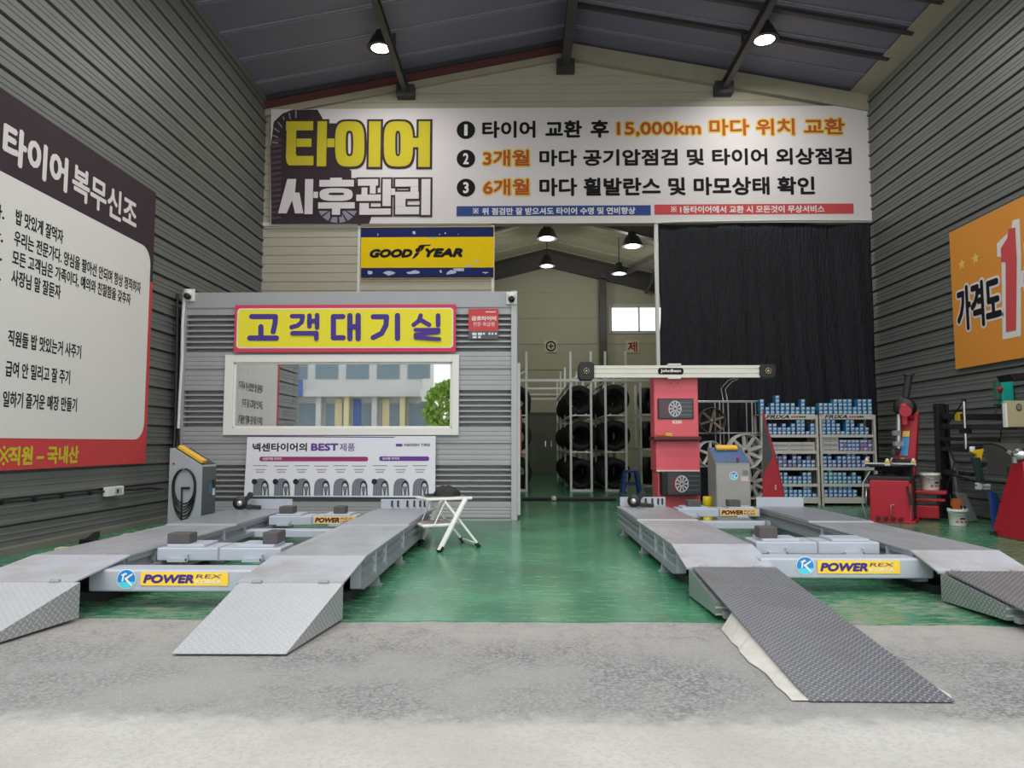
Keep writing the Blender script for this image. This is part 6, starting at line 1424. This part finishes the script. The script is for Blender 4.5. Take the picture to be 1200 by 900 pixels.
for x, y, nm in ((-2.4, 7.6, 'left slope, towards the entrance'), (3.9, 7.6, 'right slope, towards the entrance')):  # lamps added out of view to brighten the shed interior
    lamp(f'added unseen high-bay lamp of the {nm}', x, y, 7.0, .2, LAMP_W * 1.3, m_lampw, roof_z(x), 'lit high-bay lamps of the front shed')
for u, v, y, lab in ((641, 280, 17.0, 'high-bay lamp with added glow under the store room ridge, nearest'), (641, 312, 22.0, 'high-bay lamp with added glow under the store room ridge, farthest'), (741, 289, 16.6, 'high-bay lamp with added glow right of the store ridge, upper one'), (725.5, 321, 22.0, 'high-bay lamp with added glow right of the store ridge, lower one')):
    p = at(u, v, y); lamp(lab, p.x, y, p.z, .24, BACK_W, m_lampd, bz(p.x), 'store room lamps')
# ------------------------------------------------------------------ across the street (seen mirrored in the booth window)
m_bw = mat('street_render', (206,208,206), .7, 0, .05, 2); m_sg = mat('shop_glass_grey', (120,140,150), .1); m_cl = mat('street_column_cream', (224,214,170), .6); m_sb = mat('street_fascia_blue', (84,112,176), .5)
t = thing('street_building', 'pale building with a glazed shop front across the street', 'building', (-9.5, -15, 0))
mb = MB(); mb.box(-17, -5.0, -20, -15.3, 0, 8); mb.build('walls', m_bw, t)
for k in range(9):
    x = -16.4 + k*1.35; mb = MB(); mb.box(x, x + .9, -15.32, -15.25, .3, 3.0); mb.build('shop_window', m_sg, t)
    mb = MB(); mb.box(x + .95, x + 1.2, -15.2, -14.9, 0, 3.3); mb.build('column', m_cl if k % 2 else m_bw, t)
for k in range(8):
    x = -16.2 + k*1.5; mb = MB(); mb.box(x, x + 1.1, -15.32, -15.26, 4.2, 5.6); mb.build('window_band', m_sg, t)
mb = MB(); mb.box(-17, -5.0, -15.3, -14.6, 3.3, 3.6); mb.build('canopy', m_bw, t)
for xx_, mm_ in ((-9.2, m_cl), (-8.3, m_sb), (-6.9, m_cl)):
    mb = MB(); mb.box(xx_, xx_ + .35, -15.24, -15.2, .4, 3.2); mb.build('shop_banner', mm_, t)
mb = MB(); mb.box(-13.2, -10.6, -14.58, -14.5, 3.3, 4.1); mb.build('fascia', m_sb, t)
t = thing('street_tree', 'round green tree beside the building across the street', 'tree', (-3.3, -13.6, 0))
mb = MB(); mb.tube([(-3.3,-13.6,0),(-3.3,-13.6,1.8)], [.14,.1], 10); mb.build('trunk', mat('bark', (86,70,56), .9), t)
mb = MB(); rr_ = random.Random(3); vs = []; fs = []
for k in range(2200):
    a, b, r = rr_.uniform(0, 6.28), rr_.uniform(-1.4, 1.57), rr_.uniform(.55, 1)**.5
    c = Vector((-3.3 + 1.45*r*cos(a)*cos(b), -13.6 + 1.2*r*sin(a)*cos(b), 2.7 + 1.3*r*sin(b))); u = Vector((rr_.uniform(-1,1), rr_.uniform(-1,1), rr_.uniform(-1,1))).normalized()*.14; w = u.orthogonal().normalized()*.09
    mb.add([c - u, c + w, c + u, c - w], [(0,1,2,3)])
mb.build('foliage', mat('leaf_green', (142,176,72), .6, 0, .2, 3), t)
print('BOXES', nbox, 'TYRES', nty)
